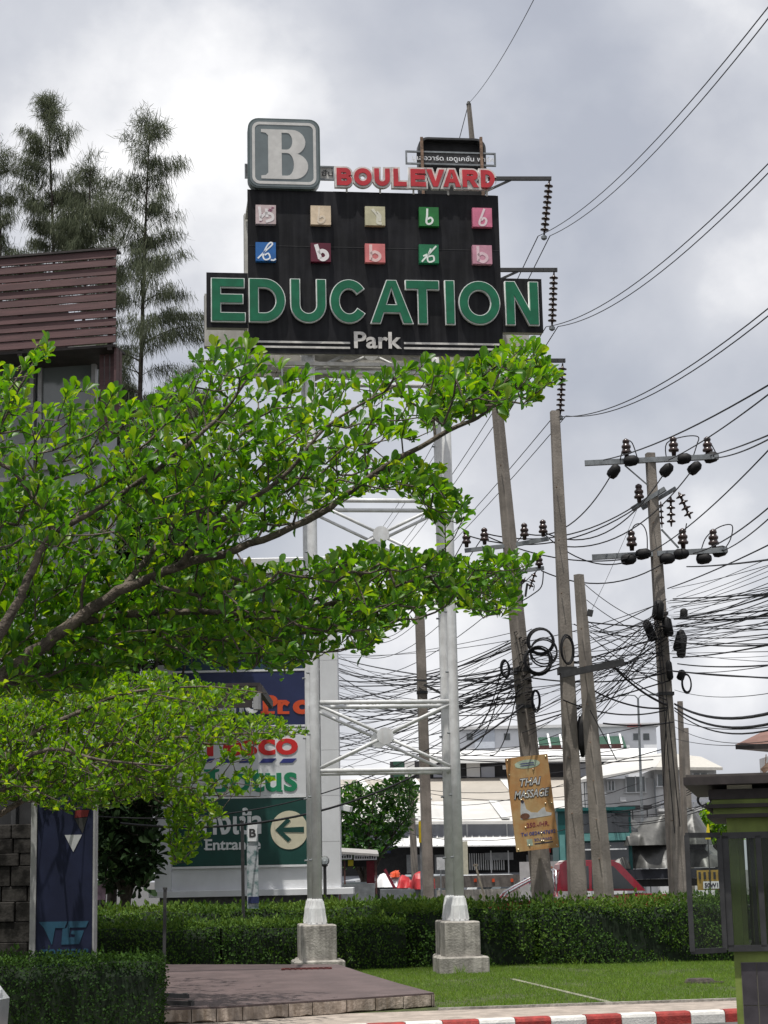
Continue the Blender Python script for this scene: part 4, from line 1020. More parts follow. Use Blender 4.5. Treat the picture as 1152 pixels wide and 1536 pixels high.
def leafy_tree(name, label, cat, root_loc, trunk_pts, limb_pts, targets, leafL, leafW, per, leaf_m, bark, seed, big_px=None, tip_r=.0022, gain=.42, seglen=.1, spread=1.0, along_n=1, bias=False):
    rg = np.random.default_rng(seed); O = np.array(root_loc)
    root = empty(name, root_loc, 0, label, cat)
    mb = MB(); mb.tube([Vector(p[:3]) - Vector(root_loc) for p in trunk_pts], [p[3] for p in trunk_pts], 12); mb.build('trunk', bark, root, smooth=True)
    limbs = []
    for l in limb_pts:
        pts = smooth_line([p[:3] for p in l], 5); rs = np.interp(np.linspace(0, len(l) - 1, len(pts)), range(len(l)), [p[3] for p in l])
        rr2 = random.Random(seed); pts = [p + Vector((rr2.uniform(-1, 1), rr2.uniform(-1, 1), rr2.uniform(-1, 1))) * r_ * .35 for p, r_ in zip(pts, rs)]
        mb = MB(); mb.tube([p - Vector(root_loc) for p in pts], list(rs), 9); mb.build('limb', bark, root, smooth=True); limbs.append([tuple(p) for p in pts])
    buf, segs, rad, td = grow(limbs, targets, rg, seglen, tip_r, gain, bias)
    tw = twig_mesh('twigs', buf, segs, rad, bark, root, O); tw['kind'] = 'stuff'
    # leaf rosettes at every target, a few along the last twigs
    P, D, Nn = [], [], []
    T = np.array(targets)
    for i in range(len(T)):
        ax = norm((td[i] * .55 + np.array([0, 0, .75]) + rg.normal(0, .25, 3))[None])[0]
        u = np.cross(ax, [1, 0, 0.3]); u /= np.linalg.norm(u); v = np.cross(ax, u); k = rg.integers(per[0], per[1] + 1); ph = rg.random() * 6.28
        for j in range(k):
            a = ph + j * 2.399; tilt = rg.uniform(.25, 1.0) * spread; d = ax * math.cos(tilt) + (u * math.cos(a) + v * math.sin(a)) * math.sin(tilt)
            P.append(T[i] + d * leafL * .12 + ax * rg.uniform(-.5, .15) * leafL); D.append(d); Nn.append(ax * .8 + rg.normal(0, .3, 3) - d * .2)
    for (a, b) in segs:
        if rad[b] < tip_r * 2.6 and rg.random() < .5 * along_n:
            for j in range(rg.integers(1, 4)):
                f = rg.random(); p = buf[a] * (1 - f) + buf[b] * f; d = norm((rg.normal(0, 1, 3) + np.array([0, 0, .8]) + (buf[b] - buf[a]) * 2)[None])[0]
                P.append(p); D.append(d); Nn.append(rg.normal(0, .5, 3) + np.array([0, 0, 1.0]))
    P, D, Nn = np.array(P), norm(np.array(D)), norm(np.array(Nn)); n = len(P)
    L = leafL * np.clip(rg.normal(.95, .24, n), .4, 1.5); Wd = L * leafW * rg.uniform(.85, 1.15, n)
    t = np.clip(rg.normal(.48, .24, n), 0, 1); t[rg.random(n) < .04] = 1.0
    sel = np.zeros(n, bool)
    if big_px is not None:
        # the 300 largest showing leaves become parts of their own: those inside the frame and nearest the lens
        C = P - np.array(EYE); xs = C @ np.array(_R); ys = C @ np.array(_U); zs = C @ np.array(_F)
        u_, v_ = CX + FPX * xs / zs, CY - FPX * ys / zs; ok = (u_ > 10) & (u_ < 1140) & (v_ > 20) & (v_ < 1520)
        face = np.abs((D * norm(C)).sum(1)); size = L / zs * np.sqrt(1 - np.minimum(face, .99) ** 2) * (u_ > 0)
        sc_ = np.where(ok, size * big_px(u_, v_), -1); sel[np.argsort(-sc_)[:300]] = True
    fam = []
    for kk in range(6):
        V, F = blades(np.zeros((1, 3)), np.array([[1.0, 0, 0]]), np.array([[0, 0, 1.0]]), [1.0], [1.0]); fam.append((V, F))
    if sel.any():
        meshes = []
        for kk in range(6):
            o = np_mesh('leaf', fam[kk][0], fam[kk][1], leaf_m, None, np.full(len(fam[kk][0]), .25 + .12 * kk), smooth=True); meshes.append(o.data); bpy.data.objects.remove(o)
        for i in np.nonzero(sel)[0]:
            d = Vector(D[i]); s_ = d.cross(Vector(Nn[i])).normalized(); u = s_.cross(d)
            M = Matrix((d * L[i], s_ * Wd[i], u * L[i])).transposed().to_4x4(); M.translation = Vector(P[i]) - Vector(root_loc)
            # template axes: x along, y = across, z = lift
            o = bpy.data.objects.new('leaf', meshes[int(t[i] * 5.99)]); link(o, root); o.matrix_local = M
    V, F = blades(P[~sel] - O, D[~sel], Nn[~sel], L[~sel], Wd[~sel])
    fo = np_mesh('foliage', V, F, leaf_m, root, np.repeat(t[~sel], len(LT)), smooth=True); fo['kind'] = 'stuff'
    return root

# ---- near tree: tiers of branches entering from the left
rgt = np.random.default_rng(21)
NY = 6.9
def nl(px, py, dy=0.0, r=.03): p = at(px, py, NY + dy); return (p.x, p.y, p.z, r)
tx = at(-420, 1100, NY + .1)
trunk = [(tx.x - .05, tx.y, DRIVE_Z - .05, .17), (tx.x - .03, tx.y, .6, .13), (tx.x, tx.y, 1.5, .115), (tx.x + .03, tx.y, 2.0, .10), (tx.x + .02, tx.y, 3.0, .07), (tx.x, tx.y, 4.2, .03)]
T0 = (tx.x + .02, tx.y, 1.75, .075)
T1 = (tx.x + .02, tx.y, 2.25, .06)
limbs1 = [
    [T0, nl(-180, 1130, .05, .050), nl(-60, 1062, .02, .040), nl(0, 1020, 0, .031), nl(83, 954, 0, .025), nl(179, 889, -.02, .020), nl(267, 850, -.05, .017), nl(375, 817, -.08, .014), nl(479, 771, -.1, .012), nl(559, 712, -.12, .010), nl(672, 646, -.14, .009), nl(726, 621, -.15, .006), nl(762, 565, -.15, .004)],
    [nl(104, 935, 0, .018), nl(200, 919, .1, .015), nl(292, 919, .2, .012), nl(400, 918, .25, .010), nl(500, 905, .3, .010), nl(610, 885, .35, .007), nl(740, 872, .4, .004)],
    [T1, nl(-150, 1060, -.3, .038), nl(-40, 985, -.35, .028), nl(20, 915, -.35, .017), nl(42, 868, -.35, .015), nl(79, 804, -.35, .012), nl(175, 746, -.4, .009), nl(267, 679, -.45, .009), nl(335, 618, -.45, .006), nl(385, 545, -.45, .003)],
    [nl(79, 804, -.35, .013), nl(72, 778, -.33, .011), nl(25, 712, -.3, .009), nl(-10, 680, -.3, .007), nl(20, 600, -.3, .005), nl(62, 525, -.3, .003)],
    [nl(267, 850, -.05, .014), nl(330, 780, -.3, .011), nl(420, 720, -.45, .008), nl(490, 640, -.5, .005), nl(590, 580, -.5, .003)],
    [nl(0, 1020, 0, .02), nl(60, 1000, .3, .016), nl(150, 965, .45, .012), nl(300, 955, .5, .009), nl(460, 950, .55, .005)],
    [nl(179, 889, 0, .014), nl(250, 800, .25, .010), nl(320, 720, .4, .007), nl(300, 640, .45, .004)],
]
Tp = []
def fillpoly(poly, n, mind, y0, y1):
    pts = poly_points(poly, n, rgt, mind)
    for p in pts:
        lo_ = max(y0, -.10) if (p[0] < 330 and p[1] > 835) else y0
        q = at(p[0], p[1], NY + rgt.uniform(lo_, max(y1, lo_ + .5))); Tp.append((q.x, q.y, q.z))
T1p = [(290, 545), (335, 515), (385, 512), (400, 560), (450, 530), (470, 590), (500, 565), (560, 575), (600, 560), (640, 545), (700, 552), (768, 516), (808, 520), (812, 565), (840, 575), (780, 615), (700, 632), (650, 662), (600, 660), (520, 690), (440, 720), (400, 750), (300, 770), (180, 770), (0, 770), (-60, 770), (-60, 600), (0, 545), (25, 640), (110, 585), (165, 580), (200, 615), (240, 595)]
fillpoly(T1p, 400, 12, -.8, .5)
fillpoly([(180, 620), (480, 620), (430, 700), (380, 760), (200, 780)], 90, 13, -.3, .5)
fillpoly([(0, 590), (30, 540), (68, 505), (78, 520), (50, 570), (30, 620), (0, 650)], 16, 12, -.5, -.2)
fillpoly([(640, 560), (810, 525), (835, 572), (700, 628), (640, 640)], 90, 8.5, -.4, .1)
fillpoly([(-60, 740), (300, 740), (470, 690), (620, 690), (705, 765), (685, 790), (650, 790), (640, 740), (560, 735), (480, 760), (400, 800), (300, 850), (180, 860), (-60, 900)], 370, 11, -.75, .7)
fillpoly([(560, 700), (650, 700), (700, 768), (665, 785), (600, 740)], 22, 10, -.3, .1)
T3p = [(-60, 870), (250, 860), (330, 850), (400, 855), (480, 850), (540, 825), (600, 850), (640, 845), (690, 850), (735, 835), (800, 845), (765, 870), (778, 905), (752, 930), (700, 915), (640, 900), (600, 935), (560, 960), (545, 985), (520, 950), (470, 950), (430, 1005), (350, 985), (260, 985), (190, 1000), (120, 1035), (-60, 1045)]
fillpoly(T3p, 640, 10, -.65, .8)
fillpoly(T3p, 150, 17, .2, 1.0)
fillpoly([(-60, 965), (120, 945), (430, 915), (600, 905), (590, 945), (545, 985), (500, 975), (430, 1012), (330, 1002), (200, 1010), (120, 1042), (-60, 1050)], 210, 10, -.1, .9)
fillpoly([(480, 850), (560, 822), (700, 845), (740, 905), (640, 905), (520, 920)], 70, 10, -.3, .5)
leafy_tree('terminalia_tree', 'near leafy tree reaching in from left with bright green rosettes', 'tree', (tx.x, tx.y, DRIVE_Z), trunk, limbs1, Tp, .046, .47, (6, 10), M_LEAF1, M_BARK, 31, big_px=lambda u, v: np.where((v < 1000), 1.0, .0), tip_r=.0019, gain=.33, seglen=.06, along_n=1.7, bias=True)

# ---- second tree of the same kind, farther back over the dark hedge
SY = 22.2
def sl(px, py, dy=0.0, r=.03): p = at(px, py, SY + dy); return (p.x, p.y, p.z, r)
sx = at(-95, 1300, SY)
trunk2 = [(sx.x, sx.y, -.05, .12), (sx.x + .02, sx.y, 1.2, .09), (sx.x, sx.y, 2.4, .075), (sx.x + .03, sx.y, 3.4, .06), (sx.x, sx.y, 4.8, .03)]
limbs2 = [
    [(sx.x, sx.y, 2.5, .05), sl(0, 1140, -.2, .04), sl(65, 1092, -.4, .032), sl(125, 1066, -.5, .026), sl(190, 1040, -.6, .018), sl(300, 1030, -.6, .010), sl(400, 1040, -.6, .005)],
    [(sx.x, sx.y, 2.1, .05), sl(40, 1160, -.3, .034), sl(150, 1120, -.4, .024), sl(280, 1105, -.4, .014), sl(430, 1098, -.4, .005)],
    [(sx.x, sx.y, 1.9, .05), sl(60, 1185, .1, .03), sl(180, 1165, .3, .02), sl(280, 1190, .3, .012), sl(390, 1195, .3, .004)],
    [sl(280, 1190, .3, .012), sl(285, 1230, .3, .008), sl(275, 1285, .3, .003)],
    [(sx.x, sx.y, 2.9, .04), sl(15, 1040, .6, .026), sl(150, 1075, 1.0, .018), sl(300, 1085, 1.2, .007)],
    [(sx.x, sx.y, 2.2, .04), sl(50, 1130, -1.0, .026), sl(150, 1140, -1.4, .016), sl(260, 1150, -1.5, .007)],
]
Tp = []; rgt = np.random.default_rng(5)
def fill2(poly, n, mind, y0, y1):
    for p in poly_points(poly, n, rgt, mind):
        if p[0] > 300 and p[1] > 1112 and rgt.random() > .4: continue
        q = at(p[0], p[1], SY + rgt.uniform(y0, y1)); Tp.append((q.x, q.y, q.z))
S1 = [(-120, 1010), (0, 1030), (100, 1010), (250, 1015), (330, 1030), (385, 1042), (350, 1060), (300, 1062), (200, 1085), (-120, 1100)]
S2 = [(-120, 1060), (120, 1075), (300, 1072), (400, 1078), (458, 1100), (405, 1116), (380, 1142), (320, 1150), (220, 1150), (100, 1150), (-120, 1170)]
S3 = [(-120, 1140), (150, 1130), (300, 1150), (330, 1165), (420, 1150), (432, 1160), (380, 1185), (360, 1205), (300, 1215), (240, 1195), (160, 1212), (80, 1218), (40, 1200), (-120, 1230)]
S4 = [(240, 1190), (330, 1205), (345, 1225), (300, 1245), (320, 1265), (290, 1275), (285, 1298), (262, 1296), (252, 1250)]
fill2(S1, 420, 7, -1.2, 1.4); fill2(S2, 620, 7, -1.2, 1.4); fill2(S3, 560, 7, -1.2, 1.2); fill2(S4, 75, 6.5, -.2, .6)
fill2([(-160, 1020), (330, 1030), (360, 1130), (230, 1190), (-160, 1210)], 520, 7, -2.6, 4.6)
fill2([(-160, 1040), (250, 1040), (250, 1170), (-160, 1200)], 300, 7, 1.0, 5.0)
leafy_tree('terminalia_tree', 'smaller-leaved sunlit tree canopy over the dark hedge and navy pylon', 'tree', (sx.x, sx.y, -.02), trunk2, limbs2, Tp, .078, .52, (8, 12), M_LEAF2, M_BARK, 41, tip_r=.004, gain=.32, seglen=.2, bias=True)

# ---- casuarinas behind the building
def casuarina(Y, base_px, tip_px, tip_py, halfw, label, seed, dens=1.0, z_low=1.5, lean=0.0, trunk_r=.11, nbr=70, right_reach=1.0):
    rg = np.random.default_rng(seed); tip = at(tip_px, tip_py, Y); H = tip.z
    bxp = at(base_px, 600, Y); slope_x = (tip.x - bxp.x) / max(tip.z - bxp.z, .1)
    X0 = bxp.x - slope_x * (bxp.z - 0)
    root = empty('casuarina_tree', (X0, Y, DRIVE_Z), 0, label, 'tree', 'casuarina trees behind the slatted building')
    tp = []
    for i in range(12):
        f = i / 11; z = H * .985 * f; tp.append((slope_x * z + .12 * math.sin(f * 6 + seed) * (1 - f), .1 * math.sin(f * 5), z))
    rs = [trunk_r * (1 - f) ** .8 + .012 for f in np.linspace(0, 1, 12)]
    mb = MB(); mb.tube(tp, rs, 8); mb.build('trunk', M_BARKD, root, smooth=True)
    tpa = np.array(tp); P, D, Lw = [], [], []; bm = MB()
    for b in range(nbr):
        f = rg.uniform(0, 1) ** .75; z = z_low + (H - z_low) * f
        base = np.array([np.interp(z, tpa[:, 2], tpa[:, 0]), np.interp(z, tpa[:, 2], tpa[:, 1]), z])
        a = rg.random() * 2 * math.pi; hw = halfw * (1.015 - f) ** .7 * 1.12 * rg.uniform(.4, 1.2) * (right_reach if math.cos(a) > 0.2 else 1)
        up = rg.uniform(.15, .6) + .75 * f ** 2
        d = np.array([math.cos(a), math.sin(a), up]); d /= np.linalg.norm(d[:2]); m = 7; pts = []
        for i in range(m + 1):
            s_ = i / m; p = base + d * hw * s_; p = p + np.array([0, 0, -.28 * hw * s_ ** 2 * 1.3]); pts.append(p)
        bm.tube([tuple(p) for p in pts], [max(.006, .035 * (hw / halfw) * (1 - i / (m + 1))) for i in range(m + 1)], 4, caps=False)
        nn = int(900 * dens * (hw / halfw) + 12)
        # drooping sprays: tufts along the branch, hanging strands
        s_ = rg.uniform(.18, 1.04, nn) ** .8; idx = np.clip((s_ * m).astype(int), 0, m - 1); fr_ = s_ * m - idx
        pa = np.array(pts); q = pa[idx] * (1 - fr_[:, None]) + pa[np.minimum(idx + 1, m)] * fr_[:, None]
        clump = np.round(s_ * 7) / 7; side = rg.normal(0, .12, (nn, 3)) * np.array([1, 1, .5]); q = q + side
        dd = np.stack([rg.normal(0, .25, nn) + d[0] * .28, rg.normal(0, .25, nn) + d[1] * .28, -np.abs(rg.normal(1.0, .35, nn)) + (.8 if f > .93 else 0) * rg.random(nn) * 2], 1)
        P.append(q); D.append(dd); Lw.append(rg.uniform(.2, .68, nn) * (1.0 - .5 * f))
    # leading shoot
    nn = int(260 * dens); q = np.array(tp[-1]) + np.stack([rg.normal(0, .10, nn), rg.normal(0, .10, nn), -rg.random(nn) * 1.6], 1); q[:, 0] += rg.normal(0, .12, nn) * (-(q[:, 2] - tp[-1][2]))
    P.append(q); D.append(np.stack([rg.normal(0, .25, nn), rg.normal(0, .25, nn), rg.normal(.6, .6, nn)], 1)); Lw.append(rg.uniform(.12, .32, nn))
    bm.build('branches', M_BARKD, root, fix=False)['kind'] = 'stuff'
    P, D, Lw = np.concatenate(P), norm(np.concatenate(D)), np.concatenate(Lw); n = len(P)
    T2 = np.array([[0, .5, 0], [0, -.5, 0], [.55, .45, .04], [.55, -.45, .04], [1, 0, .0]]); F2 = np.array([[0, 1, 3], [0, 3, 2], [2, 3, 4]])
    V, F = blades(P, D, norm(rg.normal(0, 1, (n, 3))), Lw, np.full(n, .021), (T2, F2))
    cr_ = np_mesh('crown', V, F, M_NEEDLE, root, np.repeat(np.clip(rg.normal(.5, .25, n), 0, 1), 5)); cr_['kind'] = 'stuff'
    return root
casuarina(46, 4, 0, 205, 2.2, 'casuarina at the photo left edge, cut off by it', 1, 1.0, 6, nbr=95)
casuarina(47, 88, 73, 140, 2.9, 'tallest dense casuarina above the maroon slats', 2, 1.25, 6, nbr=150)
casuarina(45, 118, 138, 232, 2.1, 'shorter casuarina leaning beside the tallest one', 3, 1.0, 6, nbr=95)
casuarina(44, 207, 226, 172, 3.1, 'open casuarina with drooping side branches between building and sign tower', 4, 1.0, 2, nbr=165, right_reach=1.1)
casuarina(50, 165, 170, 330, 2.3, 'low casuarina half hidden behind the corner of the slatted eaves', 6, 1.0, 3, nbr=85)
# dark shade tree at the foot of the casuarinas, left of the store pylon
def bushy(name, label, Y, poly, n, leafL, m, trunk_px, seed, depth=2.0, cat='tree', per=(5, 8)):
    rg = np.random.default_rng(seed); pts = poly_points(poly, n, rg, math.sqrt(np.ptp(np.array(poly)[:, 0]) * np.ptp(np.array(poly)[:, 1]) / n) * .5)
    T = []
    for p in pts:
        q = at(p[0], p[1], Y + rg.uniform(-depth, depth) * .7); T.append((q.x, q.y, q.z))
    T = np.array(T); b = at(trunk_px, 1300, Y); zc = float(T[:, 2].mean()); zm = float(T[:, 2].min())
    tr = [(b.x, Y, DRIVE_Z - .02, .14), (b.x + .05, Y, zm * .6 + .1, .11), (float(T[:, 0].mean()), Y, zc, .06)]
    lm = []
    for k in range(6):
        t = T[rg.integers(len(T))]; lm.append([(tr[1][0], Y, tr[1][2], .06), tuple((np.array(tr[1][:3]) * .45 + t * .55) + np.array([0, 0, .2])) + (.035,), (t[0], t[1], t[2], .012)])
    return leafy_tree(name, label, cat, (b.x, Y, DRIVE_Z), tr, lm, T, leafL, .5, per, m, M_BARKD, seed, tip_r=.006, gain=.33, seglen=.5, spread=1.4)
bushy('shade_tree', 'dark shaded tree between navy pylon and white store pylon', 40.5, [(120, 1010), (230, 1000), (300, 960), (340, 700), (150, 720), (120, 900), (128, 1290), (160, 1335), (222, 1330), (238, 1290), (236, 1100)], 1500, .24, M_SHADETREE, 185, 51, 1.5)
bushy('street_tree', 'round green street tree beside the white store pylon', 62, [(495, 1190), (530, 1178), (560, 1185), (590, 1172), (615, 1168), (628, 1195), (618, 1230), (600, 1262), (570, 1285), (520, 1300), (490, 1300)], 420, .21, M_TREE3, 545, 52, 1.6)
bushy('street_tree', 'bright bush seen beyond truck load beside guard booth', 62, [(1045, 1225), (1065, 1213), (1090, 1218), (1110, 1230), (1110, 1262), (1060, 1268), (1046, 1250)], 130, .2, M_LEAF2, 1075, 53, 1.0)

# ================================================================== UTILITY POLES
def at3(p): return at(*p)
class Pole:
    def __init__(s, label, top, bot, Y, wt, wb, rot=.5, group='concrete utility poles'):
        a, b = at(top[0], top[1], Y), at(bot[0], bot[1], Y); d = a - b
        s.Y = Y; s.a = a; base = b + d * ((DRIVE_Z - b.z) / d.z); s.base = base
        s.root = empty('utility_pole', base, 0, label, 'utility pole', group)
        k = Y * .985 / FPX; wt *= k; wb *= k; mb = MB(); N_ = 6; vs = []; ch = .18
        for i in range(N_):
            f = i / (N_ - 1); c = (a - base) * f; w_ = (wb + (wt - wb) * f) * .82
            for (x, y) in ((-1 + ch, -1), (1 - ch, -1), (1, -1 + ch), (1, 1 - ch), (1 - ch, 1), (-1 + ch, 1), (-1, 1 - ch), (-1, -1 + ch)):
                v = Vector((x * w_ / 2, y * w_ / 2, 0)); v.rotate(Matrix.Rotation(rot, 3, 'Z')); vs.append(c + v)
        fs = [tuple(reversed(range(8))), tuple(range(8 * (N_ - 1), 8 * N_))] + [(8 * i + j, 8 * i + (j + 1) % 8, 8 * i + 8 + (j + 1) % 8, 8 * i + 8 + j) for i in range(N_ - 1) for j in range(8)]
        mb.add(vs, fs); s.shaft = mb.build('shaft', M_POLE, s.root)
    def x_at(s, py):
        d = s.a - s.base; lo, hi = 0.0, 1.0
        z = at(CX, py, s.Y).z; f = (z - s.base.z) / d.z; return s.base + d * f
    def L(s, px, py, dy=0.0): return at(px, py, s.Y + dy) - s.base
    def add(s, mb, name, m, smooth=False, parent=None): return mb.build(name, m, parent or s.root, smooth)
    def arm(s, a, b, w_=.10, m=None, name='crossarm', dy0=0.0, dy1=0.0):
        mb = MB(); mb.bar(s.L(*a, dy0), s.L(*b, dy1), w_, w_); return s.add(mb, name, m or M_GALV)
PIN = [(.05, 0), (.06, .10), (.12, .11), (.13, .15), (.10, .18), (.09, .22), (.115, .25), (.115, .29), (.08, .32), (.07, .36), (.09, .38), (.08, .43), (.02, .47)]
def pin(P, px, py, h_px, dy=-.02, parent=None):
    """pin insulator standing with its foot at px,py"""
    k = P.Y * .985 / FPX * h_px / .47; mb = MB(); mb.lathe(P.L(px, py, dy), [(r * k, h * k) for r, h in PIN], 10); P.add(mb, 'insulator', M_CERAM, True, parent)
def boot(P, px, py, ang, l_px=24, r_px=9, dy=-.15):
    k = P.Y * .985 / FPX; d = Vector((math.cos(ang), -.5, math.sin(ang))).normalized(); mb = MB()
    l, r_ = l_px * k, r_px * k; mb.lathe(P.L(px, py, dy) - d * l / 2, [(r_ * .3, 0), (r_ * .8, l * .08), (r_, l * .3), (r_ * .92, l * .75), (r_ * .5, l * .97), (.01, l)], 10, d); P.add(mb, 'line_boot', M_RUBBER, True)
def string(P, a, b, n, r_px=8, dy=0.0, parent=None):
    """suspension string of disc insulators from a to b"""
    p, q = P.L(*a, dy), P.L(*b, dy); d = (q - p); L = d.length; d.normalize(); r_ = r_px * P.Y * .985 / FPX; prof = []
    for i in range(n):
        h = L * (.06 + .88 * i / n); s_ = L * .88 / n; prof += [(r_ * .25, h), (r_ * .35, h + s_ * .25), (r_, h + s_ * .45), (r_, h + s_ * .58), (r_ * .3, h + s_ * .66)]
    mb = MB(); mb.lathe(p, [(r_ * .15, 0)] + prof + [(r_ * .15, L)], 10, d); return P.add(mb, 'insulator_string', M_CERAM, True, parent)
def jumper(P, pts, r=.014, dy=-.05):
    mb = MB(); mb.tube(curve_pts([P.L(x, y, dy) for x, y in pts], 5), r, 5); P.add(mb, 'jumper_cable', M_WIRE, True)
def collar(P, py, h_px, m=M_GALV, w_px=20, dx=0):
    c = P.x_at(py) - P.base; k = P.Y * .985 / FPX; mb = MB(); w_ = w_px * k; mb.box(c + Vector((dx * k, 0, 0)), (w_, w_, h_px * k)); P.add(mb, 'band', m)

PA = Pole('concrete pole seen between the legs of the sign tower', (629, 905), (643, 1345), 48, 16, 19, .15)
PB = Pole('tallest concrete pole, behind the sign, carrying the orange massage board', (703, 155), (797, 1160), 42, 7, 33, .75)
PC = Pole('concrete pole with cut top hung with round cable coils', (832, 617), (866, 1330), 41, 16, 32, .15)
PD = Pole('short concrete pole beside the coil pole, before the red pickup', (868, 862), (905, 1330), 40, 15, 31, .7)
PE = Pole('concrete pole with two tiers of crossarms and dark insulators', (975, 680), (1017, 1340), 43, 16, 28, .2)
PF = Pole('thin grey pole close behind the crossarm pole', (1020, 1052), (1030, 1340), 46, 8, 10, .6)
PG = Pole('thin far pole with coil beyond the guard booth roof', (1029, 1092), (1036, 1300), 64, 8, 12, .1)
for P in (PB, PC, PD, PE):                                  # step bolts
    for k in range(7):
        f = .25 + .1 * k; c = (P.a - P.base) * f; mb = MB(); mb.tube([c + Vector((-.06, -.16, 0)), c + Vector((-.06, -.30, 0))], .012, 5); P.add(mb, 'step_bolt', M_RUST)
# tall pole: three long arms with suspension strings
arms = [((711, 268), (827, 268), (824, 270), (816, 354)), ((722, 405), (836, 405), (831, 408), (828, 490)), ((731, 541), (848, 541), (844, 545), (840, 624))]
hv = []
for (a, b, c, d) in arms:
    ar = PB.arm(a, b, .085, M_DARKMET)
    mb = MB(); mb.bar(PB.L(a[0] + 2, a[1] + 26), PB.L(a[0] + 55, a[1] + 2), .05, .05); PB.add(mb, 'arm_strut', M_DARKMET)
    string(PB, c, d, 9, 7); hv.append(PB.L(*d) + PB.base)
    mb = MB(); mb.lathe(PB.L(*d) - Vector((0, 0, .10)), [(.03, 0), (.07, .03), (.07, .09), (.03, .12)], 8); PB.add(mb, 'line_clamp', M_GALV)
mb = MB(); mb.lathe(PB.L(703, 158), [(.05, 0), (.06, .02), (.03, .10)], 8); PB.add(mb, 'pole_cap', M_DARKMET)
PB.arm((697, 826), (768, 818), .09); PB.arm((768, 818), (823, 808), .09)
for (x, y) in ((700, 824), (727, 820), (787, 813), (815, 808)): pin(PB, x, y - 3, 27)
PB.arm((742, 862), (816, 852), .08); pin(PB, 809, 853, 24)
string(PB, (803, 858), (794, 884), 3, 5); string(PB, (772, 866), (790, 872), 3, 6)
mb = MB(); mb.bar(PB.L(783, 870), PB.L(779, 898), .05, .05); mb.bar(PB.L(791, 875), PB.L(788, 895), .05, .05); PB.add(mb, 'fuse_holder', M_DARKMET)
jumper(PB, [(815, 858), (812, 880), (797, 893), (782, 902)]); jumper(PB, [(780, 868), (800, 876), (800, 886)], .01)
# crossarm pole
for (a, b) in (((877, 695), (1078, 685)), ((888, 836), (1091, 825))): PE.arm(a, b, .12, M_GALV, dy0=.12, dy1=-.25)
for (x, y) in ((940, 687), (1011, 684), (1062, 684)): pin(PE, x, y, 31, -.1)
for (x, y) in ((948, 826), (1025, 823), (1071, 824)): pin(PE, x, y, 32, -.1)
for (x, y, a) in ((947, 691, .0), (1026, 688, .05), (1067, 686, .15), (921, 707, .9), (1000, 705, .8), (1042, 702, .7), (965, 831, .1), (943, 839, .0), (1022, 831, .05), (1080, 827, .15), (1056, 838, .0), (1001, 838, 0)): boot(PE, x, y, a)
jumper(PE, [(930, 690), (938, 664), (948, 664), (957, 690)]); jumper(PE, [(1000, 690), (1000, 665), (1025, 655), (1047, 655), (1045, 668), (1038, 690)]); jumper(PE, [(1060, 660), (1066, 665), (1074, 680)])
jumper(PE, [(945, 812), (950, 790), (962, 786), (970, 800), (971, 828)]); jumper(PE, [(1052, 824), (1060, 805), (1080, 790), (1098, 788), (1096, 808), (1086, 825)]); jumper(PE, [(1027, 805), (1029, 790), (1030, 785)])
PE.arm((948, 764), (998, 733), .10, dy0=.1, dy1=-.2); PE.arm((963, 763), (1014, 732), .08, M_GALV, dy0=.3, dy1=0)
pin(PE, 959, 754, 30); string(PE, (1006, 744), (1007, 790), 4, 7); string(PE, (1018, 738), (1036, 778), 4, 8); string(PE, (991, 752), (993, 792), 4, 4)
mb = MB(); mb.bar(PE.L(937, 698), PE.L(972, 728), .03, .03); PE.add(mb, 'arm_strut', M_GALV); mb = MB(); mb.bar(PE.L(992, 794), PE.L(1018, 822), .04, .04); PE.add(mb, 'arm_strut', M_GALV)
random.seed(12)
for (x, y, wx, wz) in ((985, 915, 18, 30), (980, 945, 14, 34), (1003, 940, 16, 30), (1014, 960, 14, 34), (1025, 920, 12, 15), (1020, 968, 14, 38), (1005, 1005, 10, 30), (1019, 1012, 12, 16)):
    k = 43 * .985 / FPX; mb = MB(); c = PE.L(x, y, -.32 - random.random() * .15); mb.lathe(c - Vector((0, 0, wz * k / 2)), [(wx * k * .3, 0), (wx * k * .5, wz * k * .12), (wx * k * .48, wz * k * .85), (wx * k * .2, wz * k)], 8, (random.uniform(-.5, .5), 0, 1)); PE.add(mb, 'splice_closure', M_RUBBER, True)
for (P, x, y, wx, wz) in ((PC, 873, 1105, 12, 62), (PC, 877, 1080, 9, 25)):
    k = P.Y * .985 / FPX; mb = MB(); c = P.L(x, y, -.1); mb.lathe(c - Vector((0, 0, wz * k / 2)), [(wx * k * .2, 0), (wx * k * .55, wz * k * .3), (wx * k * .6, wz * k * .8), (wx * k * .3, wz * k)], 8); P.add(mb, 'splice_closure', M_RUBBER, True)
PD.arm((842, 1012), (936, 993), .14, M_DARKMET, 'cable_bracket', -.35, -.35)
mb = MB(); mb.bar(PD.L(886, 915, -.2), PD.L(884, 924, -.2), .12, .12); PD.add(mb, 'junction_box', M_DARKMET)
collar(PB, 1010, 5, M_DARKMET, 26); collar(PB, 1065, 5, M_DARKMET, 28); collar(PE, 930, 4, M_DARKMET, 22); collar(PE, 1050, 5, M_DARKMET, 24); collar(PC, 1012, 10, M_DARKMET, 28); collar(PA, 1040, 4, M_DARKMET, 17)
mb = MB(); mb.bar(PA.L(636, 1027, -.2), PA.L(662, 1040, -.2), .06, .06); mb.bar(PA.L(621, 1020, -.2), PA.L(640, 1021, -.2), .05, .05); PA.add(mb, 'cable_bracket', M_DARKMET)

